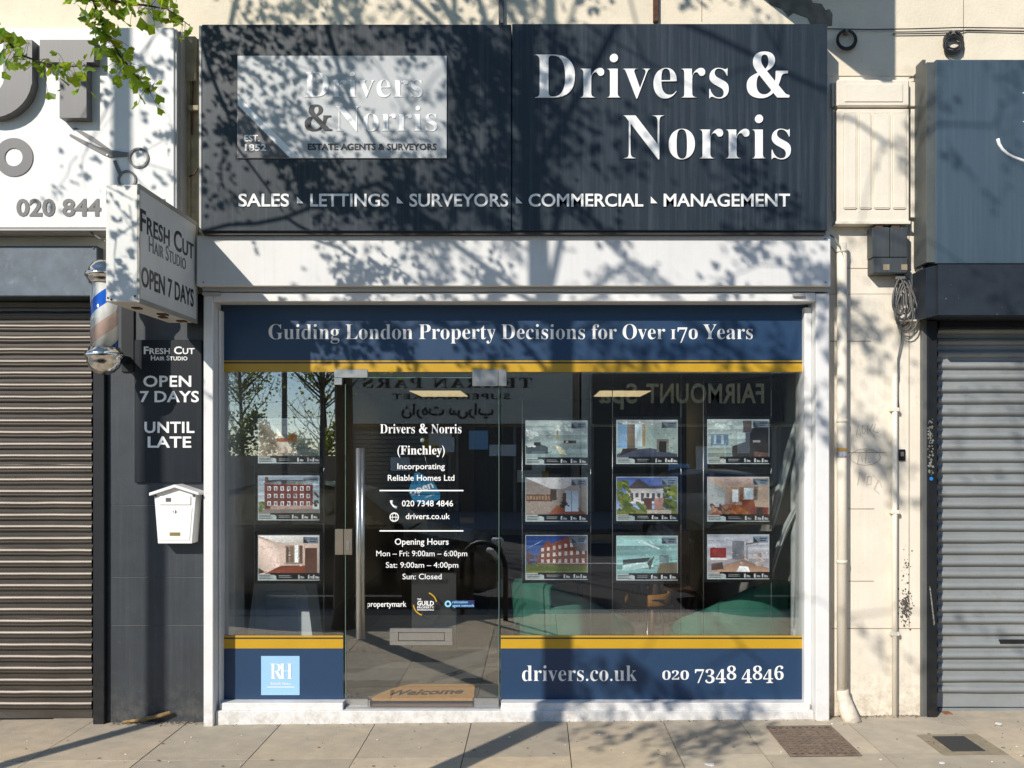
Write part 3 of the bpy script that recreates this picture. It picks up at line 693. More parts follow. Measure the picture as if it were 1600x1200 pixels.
mb = MB(); mb.box(cx - .03, cx + .03, cy + .06, .099, zz(440), zz(428), .004); mb.box(cx - .03, cx + .03, cy + .06, .099, zz(562), zz(550), .004); mb.box(cx - .03, cx + .05, .085, .0995, zz(575), zz(420), .003); mb.build('wall_bracket', M_rail, bp)

# letterbox
lx = thing('letterbox', 'white gabled wall letterbox on the dark pilaster under the notice board', 'letterbox', P(274, 849, .0))
mb = MB(); Yq = -.01
fpoly(mb, [(241, 772), (273, 762), (306, 772), (299.5, 849), (247, 849)], Yq, .099); mb.build('body', M_box, lx)
mb = MB(); Yr = Yq - .03
fpoly(mb, [(233, 770), (272.5, 757), (310, 769.5), (310, 773.5), (272.5, 761.5), (233, 774.5)], Yr, .0985); mb.build('roof', M_box, lx)
mb = MB(); fbox(mb, 249, 298, 775, 789, Yq - .006, Yq - .0002, .003); fl = mb.build('flap', M_box, lx)
mb = MB(); fbox(mb, 259, 267, 778, 784, Yq - .0075, Yq - .006); mb.build('name_card', M_logotri, fl)
mb = MB(); fpoly(mb, [(247, 794), (300, 794), (296, 844), (250.5, 844)], Yq - .003, Yq - .0002); dd = mb.build('door', M_box, lx)
mb = MB(); fbox(mb, 265, 281, 832, 837, Yq - .006, Yq - .003, .0005); mb.build('name_plate', M_brass, dd)
mb = MB(); mb.lathe([(.009, 0), (.009, -.006), (.004, -.007), (.003, -.004), (0, -.004)], P(273, 799, Yq - .003), 14, 'y'); mb.build('lock', M_steel, dd)
mb = MB()
for s in (243.5, 303): mb.nx().lathe([(.007, 0), (.007, -.006), (0, -.007)], P(s, 774.5, Yq), 8, 'y')
mb.build('hinge', M_jbox, lx)

# ================================================================== RIGHT SHOP
rf = thing('slate_fascia', 'plain slate blue fascia sign with a white swoosh at the right edge', 'shop sign', (PX(1540), .1, PZ(412)))
Yr = -.13
mb = MB(); fbox(mb, 1462, 1800, 93, 412, Yr, .085, .004); mb.build('panel', M_signblue, rf)
mb = MB(); fbox(mb, 1448, 1461.5, 97, 410, Yr + .01, .085, .002); fbox(mb, 1441, 1446.5, 93, 426, -.02, .085, .002); mb.build('side_trim', mat('trim_greygreen', (.10, .11, .105), .45, var=.15), rf)
mb = MB(); Yw = Yr - .0006
pts = [(1559, 217), (1561, 225), (1566, 233), (1574, 240), (1584, 245.5), (1596, 250), (1610, 254), (1640, 259)]
mb.tube([P(a, b_, Yw) for a, b_ in pts], [.011, .010, .009, .008, .008, .009, .011, .014], 8)
mb.build('swoosh', M_lett, rf)
mb = MB(); fpoly(mb, [(1597, 145), (1612, 140), (1612, 150)], Yw - .003, Yw); fpoly(mb.nx(), [(1598, 190), (1612, 184), (1612, 196)], Yw - .003, Yw); mb.build('lettering', M_lett, rf)
r2 = thing('roller_shutter', 'closed pale grey roller shutter with a dark slot at the right edge', 'roller shutter', (PX(1540, .2), .2, 0))
mb = MB(); fpoly(mb, [(1466, 413), (1800, 413), (1800, 492), (1466, 492)], -.16, .3); fpoly(mb, [(1447, 418), (1465.5, 414), (1465.5, 492), (1447, 497)], -.12, .25)
mb.build('hood', M_housing, r2)
mb = MB(); mb.box(PX(1466, .12), 4.6, .10, .28, PZ(512, .1), PZ(499, .1)); mb.build('hood_lip', M_rail, r2)
mb = MB(); corrugated(mb, PX(1464, .2), 4.6, .2, PZ(1105, .2), PZ(511, .2), 18.1 * 6.2 / 1500, .022); mb.build('curtain', M_shutgrey, r2, fix=False)
mb = MB(); mb.box(PX(1466, .19), 4.6, .185, .21, gz(3) - .005, PZ(1106, .2), .003); mb.build('bottom_rail', M_shutgrey, r2)
mb = MB(); fbox(mb, 1563, 1640, 1000, 1006, .178, .2); mb.build('letter_slot', M_black, r2)
mb = MB(); mb.box(PX(1449.5, .05), PX(1465, .05), .05, .24, gz(2.4) - .02, PZ(500, .05), .004); g1 = mb.build('guide_rail', M_rail, r2)
mb = MB(); mb.box(PX(1441.5, .06), PX(1449, .06), .062, .24, gz(2.4) - .02, PZ(427, .06), .003); mb.build('guide_rail', mat('grey_rail', (.13, .135, .13), .5, var=.2, fleck=.2), r2)
mb = MB(); random.seed(5)
for k in range(70):
    x, y, s = random.uniform(1450, 1458), random.uniform(655, 742), random.uniform(.6, 2.2)
    fpoly(mb, [(x - s, y), (x, y - s), (x + s, y + .3 * s), (x, y + s)], .0465 + random.uniform(-.001, .001), .0505)
fpoly(mb, [(1452, 916), (1454, 918), (1461, 975), (1459, 977)], .047, .0505)
mb.build('paint_scrape', mat('sticker_remains', (.30, .31, .26), .7, var=.4, vscale=80), g1)['kind'] = 'stuff'
mb = MB(); mb.lathe([(.012, 0), (.012, -.003)], P(1455, 748, .049), 8, 'y'); mb.build('sticker', mat('blue_sticker', (.03, .25, .7), .5, var=0), g1)
mb = MB(); mb.box(2.5, 4.6, .30, .5, -.05, 2.69); mb.build('dark_reveal', M_black, bld)
mb = MB(); fbox(mb, 1477, 1490, 1115.5, 1121.5, .10, .17, .004); tag(mb.build('brick_stub', mat('brick_brown', (.33, .15, .07), .9, var=.2, vscale=40)), 'small brown brick stub at the foot of the grey shutter', 'brick')

# ------------------------------------------------------------------ pipes, boxes, cables on the right pilaster
dp = thing('downpipe', 'painted cream downpipe with flared shoe beside the white frame', 'downpipe', (PX(1315, .04), .04, gz(1.9)))
Yd = .045
mb = MB(); X = PX(1315.5, Yd); mb.tube([(X, Yd, PZ(1085, Yd)), (X, Yd, PZ(380, Yd))], .031, 14); mb.build('pipe', M_cream, dp)
mb = MB(); mb.tube([(X, Yd, PZ(1078, Yd)), (X + .004, Yd - .004, PZ(1086, Yd)), (X + .02, Yd - .03, PZ(1105, Yd)), (X + .05, Yd - .06, PZ(1127, Yd))], [.040, .040, .05, .058], 14); mb.build('shoe', M_cream, dp)
mb = MB()
for y in (395, 660, 880): mb.nx().lathe([(.034, 0), (.034, .02)], (X, Yd, PZ(y, Yd)), 14)
mb.build('collar', M_cream, dp)
mb = MB(); mb.lathe([(.0322, PZ(715, Yd)), (.0322, PZ(705, Yd))], (X, Yd, 0), 14); mb.build('sticker', mat('sticker_pale', (.6, .6, .68), .5, var=.3, vscale=60), dp)
mb = MB(); mb.lathe([(.0326, PZ(704.6, Yd)), (.0326, PZ(700, Yd))], (X, Yd, 0), 14); mb.build('sticker', mat('sticker_orange', (.75, .40, .05), .5, var=.1), dp)
tp = thing('conduit_pipe', 'thin cream conduit pipe running down the pilaster below the cables', 'pipe', (PX(1398, .06), .06, gz(2.2)))
Xc = PX(1398, .07); mb = MB(); mb.tube([(Xc, .07, .0), (Xc, .07, PZ(585, .07))], .017, 10); mb.build('pipe', M_capital, tp)
mb = MB()
for y in (640, 800, 990): mb.nx().box(Xc - .026, Xc + .026, .052, .0995, PZ(y + 3, .07), PZ(y - 3, .07), .003)
mb.build('clip', M_capital, tp)
jb = thing('junction_box', 'dark grey junction box with two pale tabs on the cream pilaster', 'utility box', P(1391, 428, .0))
mb = MB(); fbox(mb, 1363, 1390.5, 355, 402, .0, .099, .004); fbox(mb, 1391.5, 1418, 355, 402, .0, .099, .004); fbox(mb, 1364, 1419, 402.5, 427, -.006, .099, .006); mb.build('case', M_jbox, jb)
mb = MB(); fbox(mb, 1380, 1390, 413, 422, -.0085, -.006, .001); fbox(mb.nx(), 1408.5, 1418, 413, 422, -.0085, -.006, .001); mb.build('tab', M_surround, jb)
mb = MB(); fbox(mb, 1368, 1380, 351.5, 355, .03, .09, .001); fbox(mb.nx(), 1393, 1406, 351.5, 355, .03, .09, .001); mb.build('bracket', M_rust, jb)
cb = thing('cable_bundle', 'tangled bundle of grey looped cables hanging below the junction box', 'cables', P(1408, 530, .05))
mb = MB(); random.seed(11)
for k in range(11):
    w_ = random.uniform(9, 21); x_ = 1409 + random.uniform(-6, 8); y0, y1 = random.uniform(428, 452), random.uniform(488, 532)
    y_ = .06 - .004 * k; pts = []
    for i in range(19):
        a = 2 * math.pi * i / 18; s = math.sin(a / 2)
        pts.append(P(x_ + w_ * math.sin(a) * (.35 + .65 * s), y0 + (y1 - y0) * (1 - math.cos(a)) / 2, y_))
    mb.tube(pts, .0046, 6)
mb.tube([P(1410, 505, .06), P(1408, 535, .07), P(1403, 560, .075), P(1403, 590, .07), P(1400, 600, .08), P(1404, 640, .085)], .005, 6)
mb.tube([P(1398, 430, .03), P(1404, 436, .03), P(1412, 430, .03)], .008, 6)
mb.build('loops', M_cable, cb)
mb = MB(); fbox(mb, 1400, 1416, 430, 437, .02, .06, .006); mb.build('tie', M_cable, cb)
mb = MB(); fbox(mb, 1405, 1439, 481, 499, .055, .0985, .004); fbox(mb, 1405, 1436, 499.2, 502, .03, .0985, .001); tag(mb.build('wall_bracket', M_capital), 'small cream painted bracket behind the hanging cable bundle', 'bracket')
sw = thing('wall_switch', 'small black key switch plate on the cream pilaster', 'switch', P(1410, 720, .09))
mb = MB(); fbox(mb, 1405, 1415, 702, 720, .086, .0995, .003); mb.build('plate', M_bezel, sw)
mb = MB(); fbox(mb, 1407.5, 1412.5, 706, 713, .083, .086, .002); mb.build('key_slot', M_cable, sw)
mb = MB(); mb.tube([P(1297, 367, .03), P(1304, 372, .02), P(1312, 385, .02), P(1318, 402, .02), P(1319, 440, .03), P(1318, 480, .03), P(1320, 484, .05)], .006, 8)
mb.tube([P(1299, 385, .06), P(1306, 396, .05), P(1308, 420, .06), P(1307, 478, .06)], .004, 6)
tag(mb.build('drooping_cable', mat('greygreen_cable', (.25, .27, .24), .6, var=.1)), 'grey green cable curving down beside the white panel', 'cable')
def coil(name, px, py, rad, turns, label):
    o = thing(name, label, 'cable coil', P(px, py, .06), 'cable coils on the upper wall')
    mb = MB(); random.seed(px)
    for k in range(turns):
        rr = (rad + random.uniform(-1.5, 1.5)) / 247; ox, oz = random.uniform(-1, 1) / 247, random.uniform(-1, 2) / 247 - (.024 * (k % 2) if turns == 8 else 0)
        c = P(px, py, .07 - .004 * (k % 4))
        mb.tube([c + Vector((ox + rr * math.cos(a), 0, oz + rr * math.sin(a))) for a in [2 * math.pi * i / 24 for i in range(25)]], .0055, 6, False)
    mb.build('loop', M_cableb, o)
    mb = MB(); c = P(px, py - rad, .05); mb.box(c.x - .008, c.x + .008, .045, .09, c.z - .012, c.z + .012, .002); mb.build('tie', M_cable, o)
coil('cable_coil', 1323, 62, 14, 5, 'single black cable coil in the shade beside the navy fascia')
coil('cable_coil', 1490, 64, 13.5, 8, 'doubled black cable coil in the sun above the slate blue fascia')
mb = MB()
mb.tube([P(1293, 45, .075), P(1360, 46, .075), P(1430, 45, .075), P(1500, 43, .075), P(1600, 44, .075), P(1760, 46, .075)], .0036, 6)
mb.tube([P(1395, 53, .08), P(1470, 52, .08), P(1500, 50, .08), P(1510, 47, .08), P(1600, 49, .08), P(1760, 50, .08)], .0036, 6)
mb.tube([P(1460, 119, .08), P(1420, 122, .075), P(1440, 115, .06)], .003, 6)
tag(mb.build('wall_cable', M_cableb), 'black cables clipped across the cream wall at the top right', 'cable')

# ------------------------------------------------------------------ grates and small things on the pavement
dg = thing('drain_grate', 'rusty brown cast iron grate of square holes in the pavement', 'drain grate', (1.585, -.42, gz(1.58)))
def onground(x, y, dz): return (x, y, gz(x) + dz)
gx0, gx1, gy0, gy1 = 1.395, 1.79, -.70, -.14
MG = Matrix(((1, 0, 0, 0), (0, 1, 0, 0), (GT, 0, 1, 0), (0, 0, 0, 1)))
mb = MB(); mb.box(gx0, gx1, gy0, gy1, .0025, .004, M=MG); mb.build('pit', M_ironhole, dg)
mb = MB(); nx, ny = 9, 12
mb.box(gx0, gx0 + .02, gy0, gy1, .0042, .011, M=MG); mb.box(gx1 - .02, gx1, gy0, gy1, .0042, .011, M=MG); mb.box(gx0 + .0202, gx1 - .0202, gy0, gy0 + .02, .0042, .011, M=MG); mb.box(gx0 + .0202, gx1 - .0202, gy1 - .02, gy1, .0042, .011, M=MG)
for i in range(1, nx):
    x = gx0 + .02 + (gx1 - gx0 - .04) * i / nx; mb.box(x - .009, x + .009, gy0 + .0203, gy1 - .0203, .0042, .0092, M=MG)
for j in range(1, ny):
    y = gy0 + .02 + (gy1 - gy0 - .04) * j / ny; mb.box(gx0 + .0203, gx1 - .0203, y - .010, y + .010, .0042, .0098, M=MG)
mb.build('grille', M_iron, dg)
ic = thing('inspection_cover', 'small dark metal inspection cover set in a sandy concrete surround', 'access cover', (2.41, -.5, gz(2.4)))
mb = MB(); mb.box(2.24, 2.60, -.70, -.32, .0022, .0035, M=MG); mb.build('surround', M_surround, ic)
mb = MB(); mb.box(2.315, 2.50, -.64, -.37, .0037, .0075, M=MG); mb.build('plate', M_coverdark, ic)
mb = MB(); random.seed(21)
for px, py, r in [(random.uniform(0, 1600), random.uniform(1140, 1198), random.uniform(.8, 2.2)) for _ in range(26)] + [(1110, 1192, 9), (1300, 1131, 3), (1307, 1169, 5), (1560, 1133, 6), (1471, 1193, 5), (1376, 1187, 3)]:
    d_ = 1.70 * 1500 / (py - 700); x = (px - 840) * d_ / 1500; y = d_ - 6; rr = r * d_ / 1500
    n = 9; mb.prism([(x + rr * random.uniform(.5, 1.1) * math.cos(6.283 * k / n), y + rr * random.uniform(.5, 1.1) * math.sin(6.283 * k / n)) for k in range(n)], gz(x) + .0022, gz(x) + .0045, 'z')
g_ = mb; mb = MB()
for k in range(60):
    x, y = random.uniform(-3.6, 3.2), random.uniform(-2.2, -.05); rr = random.uniform(.004, .012)
    mb.prism([(x + rr * random.uniform(.7, 1.1) * math.cos(6.283 * k_ / 8), y + rr * random.uniform(.7, 1.1) * math.sin(6.283 * k_ / 8)) for k_ in range(8)], gz(x) + .0022, gz(x) + .0036, 'z')
o = mb.build('gum_spots', mat('gum_dark', (.25, .225, .19), .9, var=.2)); o['kind'] = 'stuff'; o['label'] = 'dark flattened chewing gum spots scattered over the pavement'
mb = g_; o = mb.build('droppings', M_lett); o['kind'] = 'stuff'; o['label'] = 'white bird droppings and chewing gum spots on the pavement'
mb = MB(); random.seed(22)
for k in range(900):
    z = random.random()
    if z < .30: x, y = random.uniform(-2.7, -2.06), .09 - abs(random.gauss(0, .03))
    elif z < .5: x, y = random.uniform(1.8, 2.5), .09 - abs(random.gauss(0, .03))
    elif z < .62: x, y = random.uniform(-2.05, 1.8), .02 - abs(random.gauss(0, .02))
    else: x, y = random.uniform(-4, 3.6), random.uniform(-2.5, .0)
    s = random.uniform(.002, .009); a = random.uniform(0, 6.28); h = gz(x) + .003
    g = random.random(); mb.color((.30, .18, .07) if g < .35 else (.10, .08, .06) if g < .75 else (.35, .30, .2))
    mb.poly([(x + s * math.cos(a), y + s * math.sin(a), h), (x - s * .5 * math.sin(a), y + s * .5 * math.cos(a), h + .003), (x - s * math.cos(a), y - s * math.sin(a), h + .001), (x + s * .5 * math.sin(a), y - s * .5 * math.cos(a), h + .002)])
o = mb.build('litter', mat('litter', (1, 1, 1), .9, var=0, attr=True)); o['kind'] = 'stuff'; o['label'] = 'dry leaf crumbs and grit along the foot of the walls'
# timber offcut lying at the foot of the pilaster
mb = MB(); mb.tube([(-2.62, .07, gz(-2.6) + .012), (-2.5, .05, gz(-2.5) + .03), (-2.38, .06, gz(-2.4) + .055), (-2.32, .07, gz(-2.3) + .07)], [.008, .011, .014, .012], 7)
tag(mb.build('timber_scrap', mat('scrap_wood', (.40, .26, .10), .9, var=.25, vscale=30)), 'broken strip of wood leaning at the foot of the dark pilaster', 'wood scrap')
# ================================================================== SHOP INTERIOR
rm = thing('shop_interior', 'dim office room behind the shop glass with grey walls and ceiling', 'room', (0, 4, 0))
mb = MB(); mb.box(-2.09, 1.83, .32, 9.2, -.02, .085); struct(mb.build('shop_floor', M_intfloor))
mb = MB(); mb.box(-2.2, -2.062, .56, 9.2, .05, 2.60); mb.box(1.80, 1.9, .32, 9.2, .05, 2.60); mb.box(-2.06, 1.797, 9.0, 9.2, .05, 2.60); mb.build('wall', M_int, rm)
mb = MB(); mb.box(-2.06, 1.797, .34, 8.99, 2.40, 2.62); mb.build('ceiling', M_int, rm)
mb = MB(); mb.box(-2.058, -1.962, .22, .42, .05, 2.39); mb.build('pier', M_plaster, rm)
mb = MB(); mb.box(-1.96, 1.797, .345, .42, 2.22, 2.399); mb.build('bulkhead', M_plaster, rm)
mb = MB(); mb.box(-.62, -.50, 3.4, 5.6, .051, 2.39); mb.nx().box(-.48, 1.79, 7.2, 7.3, .051, 2.39); mb.build('partition', M_intd, rm)
for i, (x, y) in enumerate(((-1.17, 5.5), (1.00, 5.5))):
    o = thing('ceiling_lamp', 'lit flat ceiling panel seen above the ' + ('door lettering' if i == 0 else 'top row of right hand posters'), 'ceiling light', (x, y, 2.399), 'ceiling panels in the office')
    mb = MB(); mb.box(x - .31, x + .31, y - .6, y + .6, 2.372, 2.399); mb.build('frame', M_plaster, o)
    mb = MB(); mb.box(x - .29, x + .29, y - .58, y + .58, 2.366, 2.3715); mb.build('diffuser', M_lamp, o)

# ---- window posters
YPo = .28
def q4(d, u0, v0, u1, v1, c): d.append(([(u0, v0), (u1, v0), (u1, v1), (u0, v1)], c))
def pic(n):
    d = []; rr = random.Random(n * 7 + 1)
    def sky(c1, c2, v0=.0):
        for k in range(8): q4(d, 0, v0 + (1 - v0) * k / 8, 1, v0 + (1 - v0) * (k + 1) / 8, tuple(a + (b - a) * k / 7 for a, b in zip(c1, c2)))
    def blobs(u0, v0, u1, v1, cs, k, s):
        for _ in range(k):
            u, v, r = rr.uniform(u0, u1), rr.uniform(v0, v1), rr.uniform(.4, 1) * s
            d.append(([(min(1, max(0, u + r * math.cos(a * 1.047 + rr.random()) * .7)), min(1, max(0, v + r * math.sin(a * 1.047)))) for a in range(6)], rr.choice(cs)))
    if n == 0:
        sky((.30, .33, .33), (.42, .46, .48)); d.append(([(.0, 0), (.35, 0), (.35, .5), (.1, .9), (0, .95)], (.45, .40, .34)))
        d.append(([(.30, .1), (.62, .1), (.30, .78)], (.75, .70, .62))); q4(d, .30, .40, .62, .50, (.50, .22, .10)); q4(d, .50, .45, .64, .62, (.42, .19, .09)); blobs(.2, 0, .6, .3, [(.55, .45, .36), (.6, .52, .45)], 14, .08)
    elif n == 1:
        sky((.62, .66, .70), (.45, .52, .60)); q4(d, .10, .12, .90, .80, (.34, .075, .05)); d.append(([(.08, .80), (.92, .80), (.84, .90), (.16, .90)], (.10, .10, .13)))
        q4(d, .11, .8, .16, .98, (.3, .1, .07))
        for r_ in range(3):
            for c_ in range(7):
                u = .15 + c_ * .108; v = .62 - r_ * .20; q4(d, u, v, u + .055, v + .11, (.75, .77, .8)); q4(d, u + .01, v + .01, u + .045, v + .09, (.28, .32, .38))
        q4(d, .2, .10, .9, .22, (.55, .42, .38)); q4(d, 0, 0, 1, .12, (.42, .38, .36)); blobs(.0, .1, .10, .3, [(.35, .42, .06), (.2, .3, .05)], 14, .07); blobs(.92, .2, 1, .6, [(.10, .18, .05)], 10, .06)
    elif n == 2:
        q4(d, 0, .0, 1, 1, (.70, .58, .52)); d.append(([(0, .95), (.35, .72), (.35, .2), (0, .05)], (.78, .66, .60))); d.append(([(.0, 1), (1, 1), (.72, .80), (.35, .80)], (.80, .76, .72)))
        d.append(([(.10, 0), (1, 0), (.80, .22), (.38, .22)], (.50, .17, .07))); q4(d, .45, .25, .73, .75, (.62, .55, .50)); q4(d, .52, .30, .58, .72, (.40, .28, .2)); q4(d, .60, .3, .66, .75, (.85, .88, .9)); q4(d, .68, .28, .73, .74, (.35, .22, .16)); q4(d, .46, .3, .5, .72, (.38, .25, .18))
        q4(d, .77, .02, .97, .68, (.28, .14, .09)); d.append(([(0, .0), (.12, .04), (0, .16)], (.25, .16, .12)))
    elif n == 3:
        sky((.42, .52, .52), (.55, .62, .62)); d.append(([(0, .12), (.36, .12), (.36, .30), (.20, .40), (0, .34)], (.17, .23, .26))); q4(d, .02, .3, .16, .40, (.7, .76, .76)); q4(d, .13, .34, .24, .43, (.1, .13, .14)); d.append(([(.48, .35), (.58, .30), (.68, .08), (.55, .12)], (.82, .78, .60)))
        q4(d, .62, .40, .82, .48, (.16, .15, .13)); q4(d, .65, .42, .69, .47, (.7, .6, .4)); blobs(.02, .6, .18, .9, [(.68, .75, .74)], 8, .10); blobs(.5, .75, .75, 1, [(.66, .72, .70)], 8, .10); q4(d, .5, .5, .53, .75, (.5, .45, .3))
    elif n == 4:
        q4(d, 0, 0, 1, 1, (.42, .38, .36)); d.append(([(0, 1), (1, 1), (.6, .7), (.4, .72)], (.60, .60, .62))); q4(d, .0, .38, .42, .56, (.30, .16, .10))
        for k in range(8): q4(d, .01 + k * .05, .42, .045 + k * .05, .52, (.55, .40, .28))
        d.append(([(0, .0), (.36, .06), (.46, .36), (0, .36)], (.55, .49, .44))); d.append(([(.36, 0), (1, 0), (.85, .22), (.5, .26)], (.45, .19, .06))); q4(d, .64, .1, .86, .66, (.48, .56, .66)); q4(d, .74, .1, .75, .66, (.25, .3, .35)); q4(d, .60, .25, .66, .60, (.28, .17, .10)); q4(d, .40, .4, .5, .7, (.2, .14, .1)); blobs(.5, .18, .7, .34, [(.15, .08, .05)], 6, .06)
    elif n == 5:
        sky((.12, .34, .62), (.02, .16, .48)); d.append(([(.0, .65), (.3, .9), (.2, .8)], (.5, .6, .7))); d.append(([(.18, .22), (1, .18), (1, .98), (.68, .98), (.42, .78), (.36, .88), (.24, .66)], (.42, .16, .085)))
        for r_ in range(3):
            for c_ in range(8): u = .25 + c_ * .095; v = .28 + r_ * (.15 + c_ * .012); q4(d, u, v, u + .045, v + .09 + c_ * .004, (.66, .62, .60))
        d.append(([(.68, .98), (1, 1), (1, .6), (.82, .6)], (.36, .34, .36))); d.append(([(0, .0), (1, 0), (1, .2), (0, .26)], (.26, .33, .05))); blobs(0, .25, .2, .5, [(.22, .12, .14), (.3, .16, .15)], 14, .07); q4(d, 0, 0, 1, .06, (.40, .42, .16))
    elif n == 6:
        q4(d, 0, 0, 1, 1, (.46, .55, .52)); q4(d, .02, .25, .17, .95, (.30, .48, .66)); q4(d, .17, .2, .30, 1, (.36, .30, .26)); q4(d, .30, .3, .42, .95, (.62, .72, .78)); q4(d, .42, .3, .47, 1, (.62, .50, .32)); d.append(([(0, 0), (1, 0), (1, .10), (.55, .26), (.2, .2), (0, .1)], (.17, .20, .30)))
        q4(d, .66, .15, .86, .50, (.44, .42, .38)); q4(d, .70, .15, .82, .44, (.05, .06, .06)); d.append(([(.04, .04), (.3, .2), (.36, .26), (.1, .24)], (.14, .09, .06))); d.append(([(.0, 1), (1, 1), (.8, .9), (.1, .9)], (.66, .70, .70)))
    elif n == 7:
        sky((.40, .50, .70), (.16, .28, .62)); d.append(([(.16, .3), (.86, .3), (.86, .74), (.16, .74)], (.62, .60, .60))); d.append(([(.20, .74), (.36, .98), (.54, .76), (.9, .82), (.88, .70), (.18, .70)], (.20, .17, .20)))
        for k in range(7): q4(d, .22 + k * .09, .36 + .1 * (k % 2), .27 + k * .09, .58, (.20, .22, .26))
        q4(d, .45, .12, .58, .45, (.34, .14, .11)); q4(d, .62, .1, .78, .44, (.5, .32, .28)); q4(d, 0, 0, 1, .14, (.42, .44, .10)); q4(d, .5, 0, .9, .12, (.6, .55, .5)); blobs(.0, .1, .22, .9, [(.32, .40, .03), (.20, .30, .04), (.42, .46, .05)], 40, .10); blobs(.80, .15, 1, .75, [(.30, .38, .03), (.40, .44, .05), (.16, .24, .04)], 40, .10); blobs(.2, .08, .5, .3, [(.2, .3, .05), (.35, .4, .06)], 16, .08)
    elif n == 8:
        sky((.34, .56, .56), (.46, .66, .66)); d.append(([(.10, .2), (.5, .3), (.56, .44), (.1, .38)], (.10, .16, .17))); d.append(([(.08, .06), (.6, .2), (.58, .34), (.1, .24)], (.56, .72, .72))); d.append(([(.55, .1), (.62, .48), (.5, .3)], (.16, .2, .2))); d.append(([(.66, 0), (1, 0), (1, .32), (.7, .28)], (.40, .36, .27))); q4(d, .7, .3, .86, .5, (.3, .42, .44)); d.append(([(.3, .9), (.7, .65), (.72, .68), (.33, .93)], (.72, .84, .84)))
        d.append(([(.5, .95), (.54, .9), (.62, .78), (.58, .8)], (.75, .85, .85)))
    elif n == 9:
        sky((.40, .48, .46), (.55, .62, .62)); q4(d, .05, .32, .34, .62, (.30, .44, .58)); q4(d, .1, .36, .14, .6, (.5, .6, .62)); q4(d, .22, .36, .26, .6, (.5, .6, .62)); d.append(([(.62, .35), (1, .1), (1, .95), (.62, .70)], (.09, .09, .10))); d.append(([(.40, .02), (1, .0), (1, .35), (.62, .42), (.40, .30)], (.13, .115, .11))); d.append(([(.76, .02), (1, 0), (1, .12), (.76, .16)], (.42, .27, .22))); q4(d, .58, .66, .72, .98, (.30, .26, .26)); q4(d, .74, .4, .86, .46, (.5, .5, .5)); blobs(.1, .65, .5, .95, [(.6, .68, .67)], 10, .10)
    elif n == 10:
        q4(d, 0, 0, 1, 1, (.60, .50, .42)); d.append(([(0, .95), (.28, .66), (.28, .3), (0, .1)], (.54, .56, .56))); d.append(([(0, 1), (1, 1), (.75, .80), (.22, .84)], (.64, .52, .46))); d.append(([(.02, 0), (1, 0), (1, .2), (.3, .30)], (.56, .22, .06))); q4(d, .36, .3, .46, .74, (.62, .40, .24)); q4(d, .40, .35, .50, .68, (.78, .82, .84)); q4(d, .52, .35, .58, .74, (.55, .28, .12)); q4(d, .60, .42, .74, .72, (.70, .80, .86)); q4(d, .76, .4, .82, .76, (.30, .24, .2)); d.append(([(.56, .18), (.78, .2), (.76, .42), (.56, .4)], (.46, .17, .05))); q4(d, .70, .02, .98, .2, (.40, .05, .04)); q4(d, .80, .02, .9, .2, (.05, .04, .05)); blobs(.02, .05, .4, .3, [(.34, .07, .04), (.24, .06, .04), (.6, .4, .25)], 16, .07); blobs(.4, .06, .6, .2, [(.66, .30, .08)], 8, .12)
    else:
        sky((.55, .52, .54), (.58, .60, .66)); q4(d, .40, .35, .60, .85, (.44, .46, .52)); d.append(([(.05, .0), (1, 0), (1, .12), (.58, .34), (.3, .22)], (.58, .42, .32))); q4(d, .62, .3, .66, .9, (.5, .5, .54)); q4(d, .04, .40, .30, .66, (.55, .02, .03)); q4(d, .08, .44, .26, .62, (.58, .10, .10)); q4(d, .05, .34, .32, .39, (.75, .75, .76)); d.append(([(.06, .06), (.26, .1), (.24, .28), (.06, .24)], (.28, .20, .17))); d.append(([(.46, .0), (.7, 0), (.66, .16), (.52, .18)], (.80, .80, .82))); blobs(.5, .2, .9, .5, [(.66, .58, .54), (.48, .38, .34)], 10, .07); d.append(([(.62, .74), (.86, .80), (.86, .83), (.62, .78)], (.34, .26, .24)))
    return d
LBL = ['pale poster of a house gable with an orange roof, top of the left column',
 'poster of a red brick block of flats with rows of white windows', 'poster of an empty pink room with a wooden floor and bay window',
 'poster of a pale white kitchen with counters and a hob', 'poster of a living room with wooden floor beside a long cream counter',
 'poster of a red brick school-like building under bright blue sky', 'poster of an empty bay windowed room with a black fireplace',
 'poster of a gabled white house between yellow green trees', 'poster of a teal toned room with a sofa, bottom of the middle column',
 'poster of a pale room with a dark kitchen unit at its right', 'poster of an orange lounge with dining table and red sofas',
 'poster of a white furnished room with a red card at its left']
spots = [(403, 499, 654, 724), (403, 499, 743, 813), (403, 499, 836, 907)]
spots += [(821, 918, y0, y1) for y0, y1 in ((657, 726), (746, 815), (836, 906))] + [(963, 1059, y0, y1) for y0, y1 in ((656, 725), (745, 814), (837, 907))] + [(1105, 1202, y0, y1) for y0, y1 in ((655, 725), (745, 815), (835, 905))]
ordn = [0, 1, 2, 3, 4, 5, 6, 7, 8, 9, 10, 11]
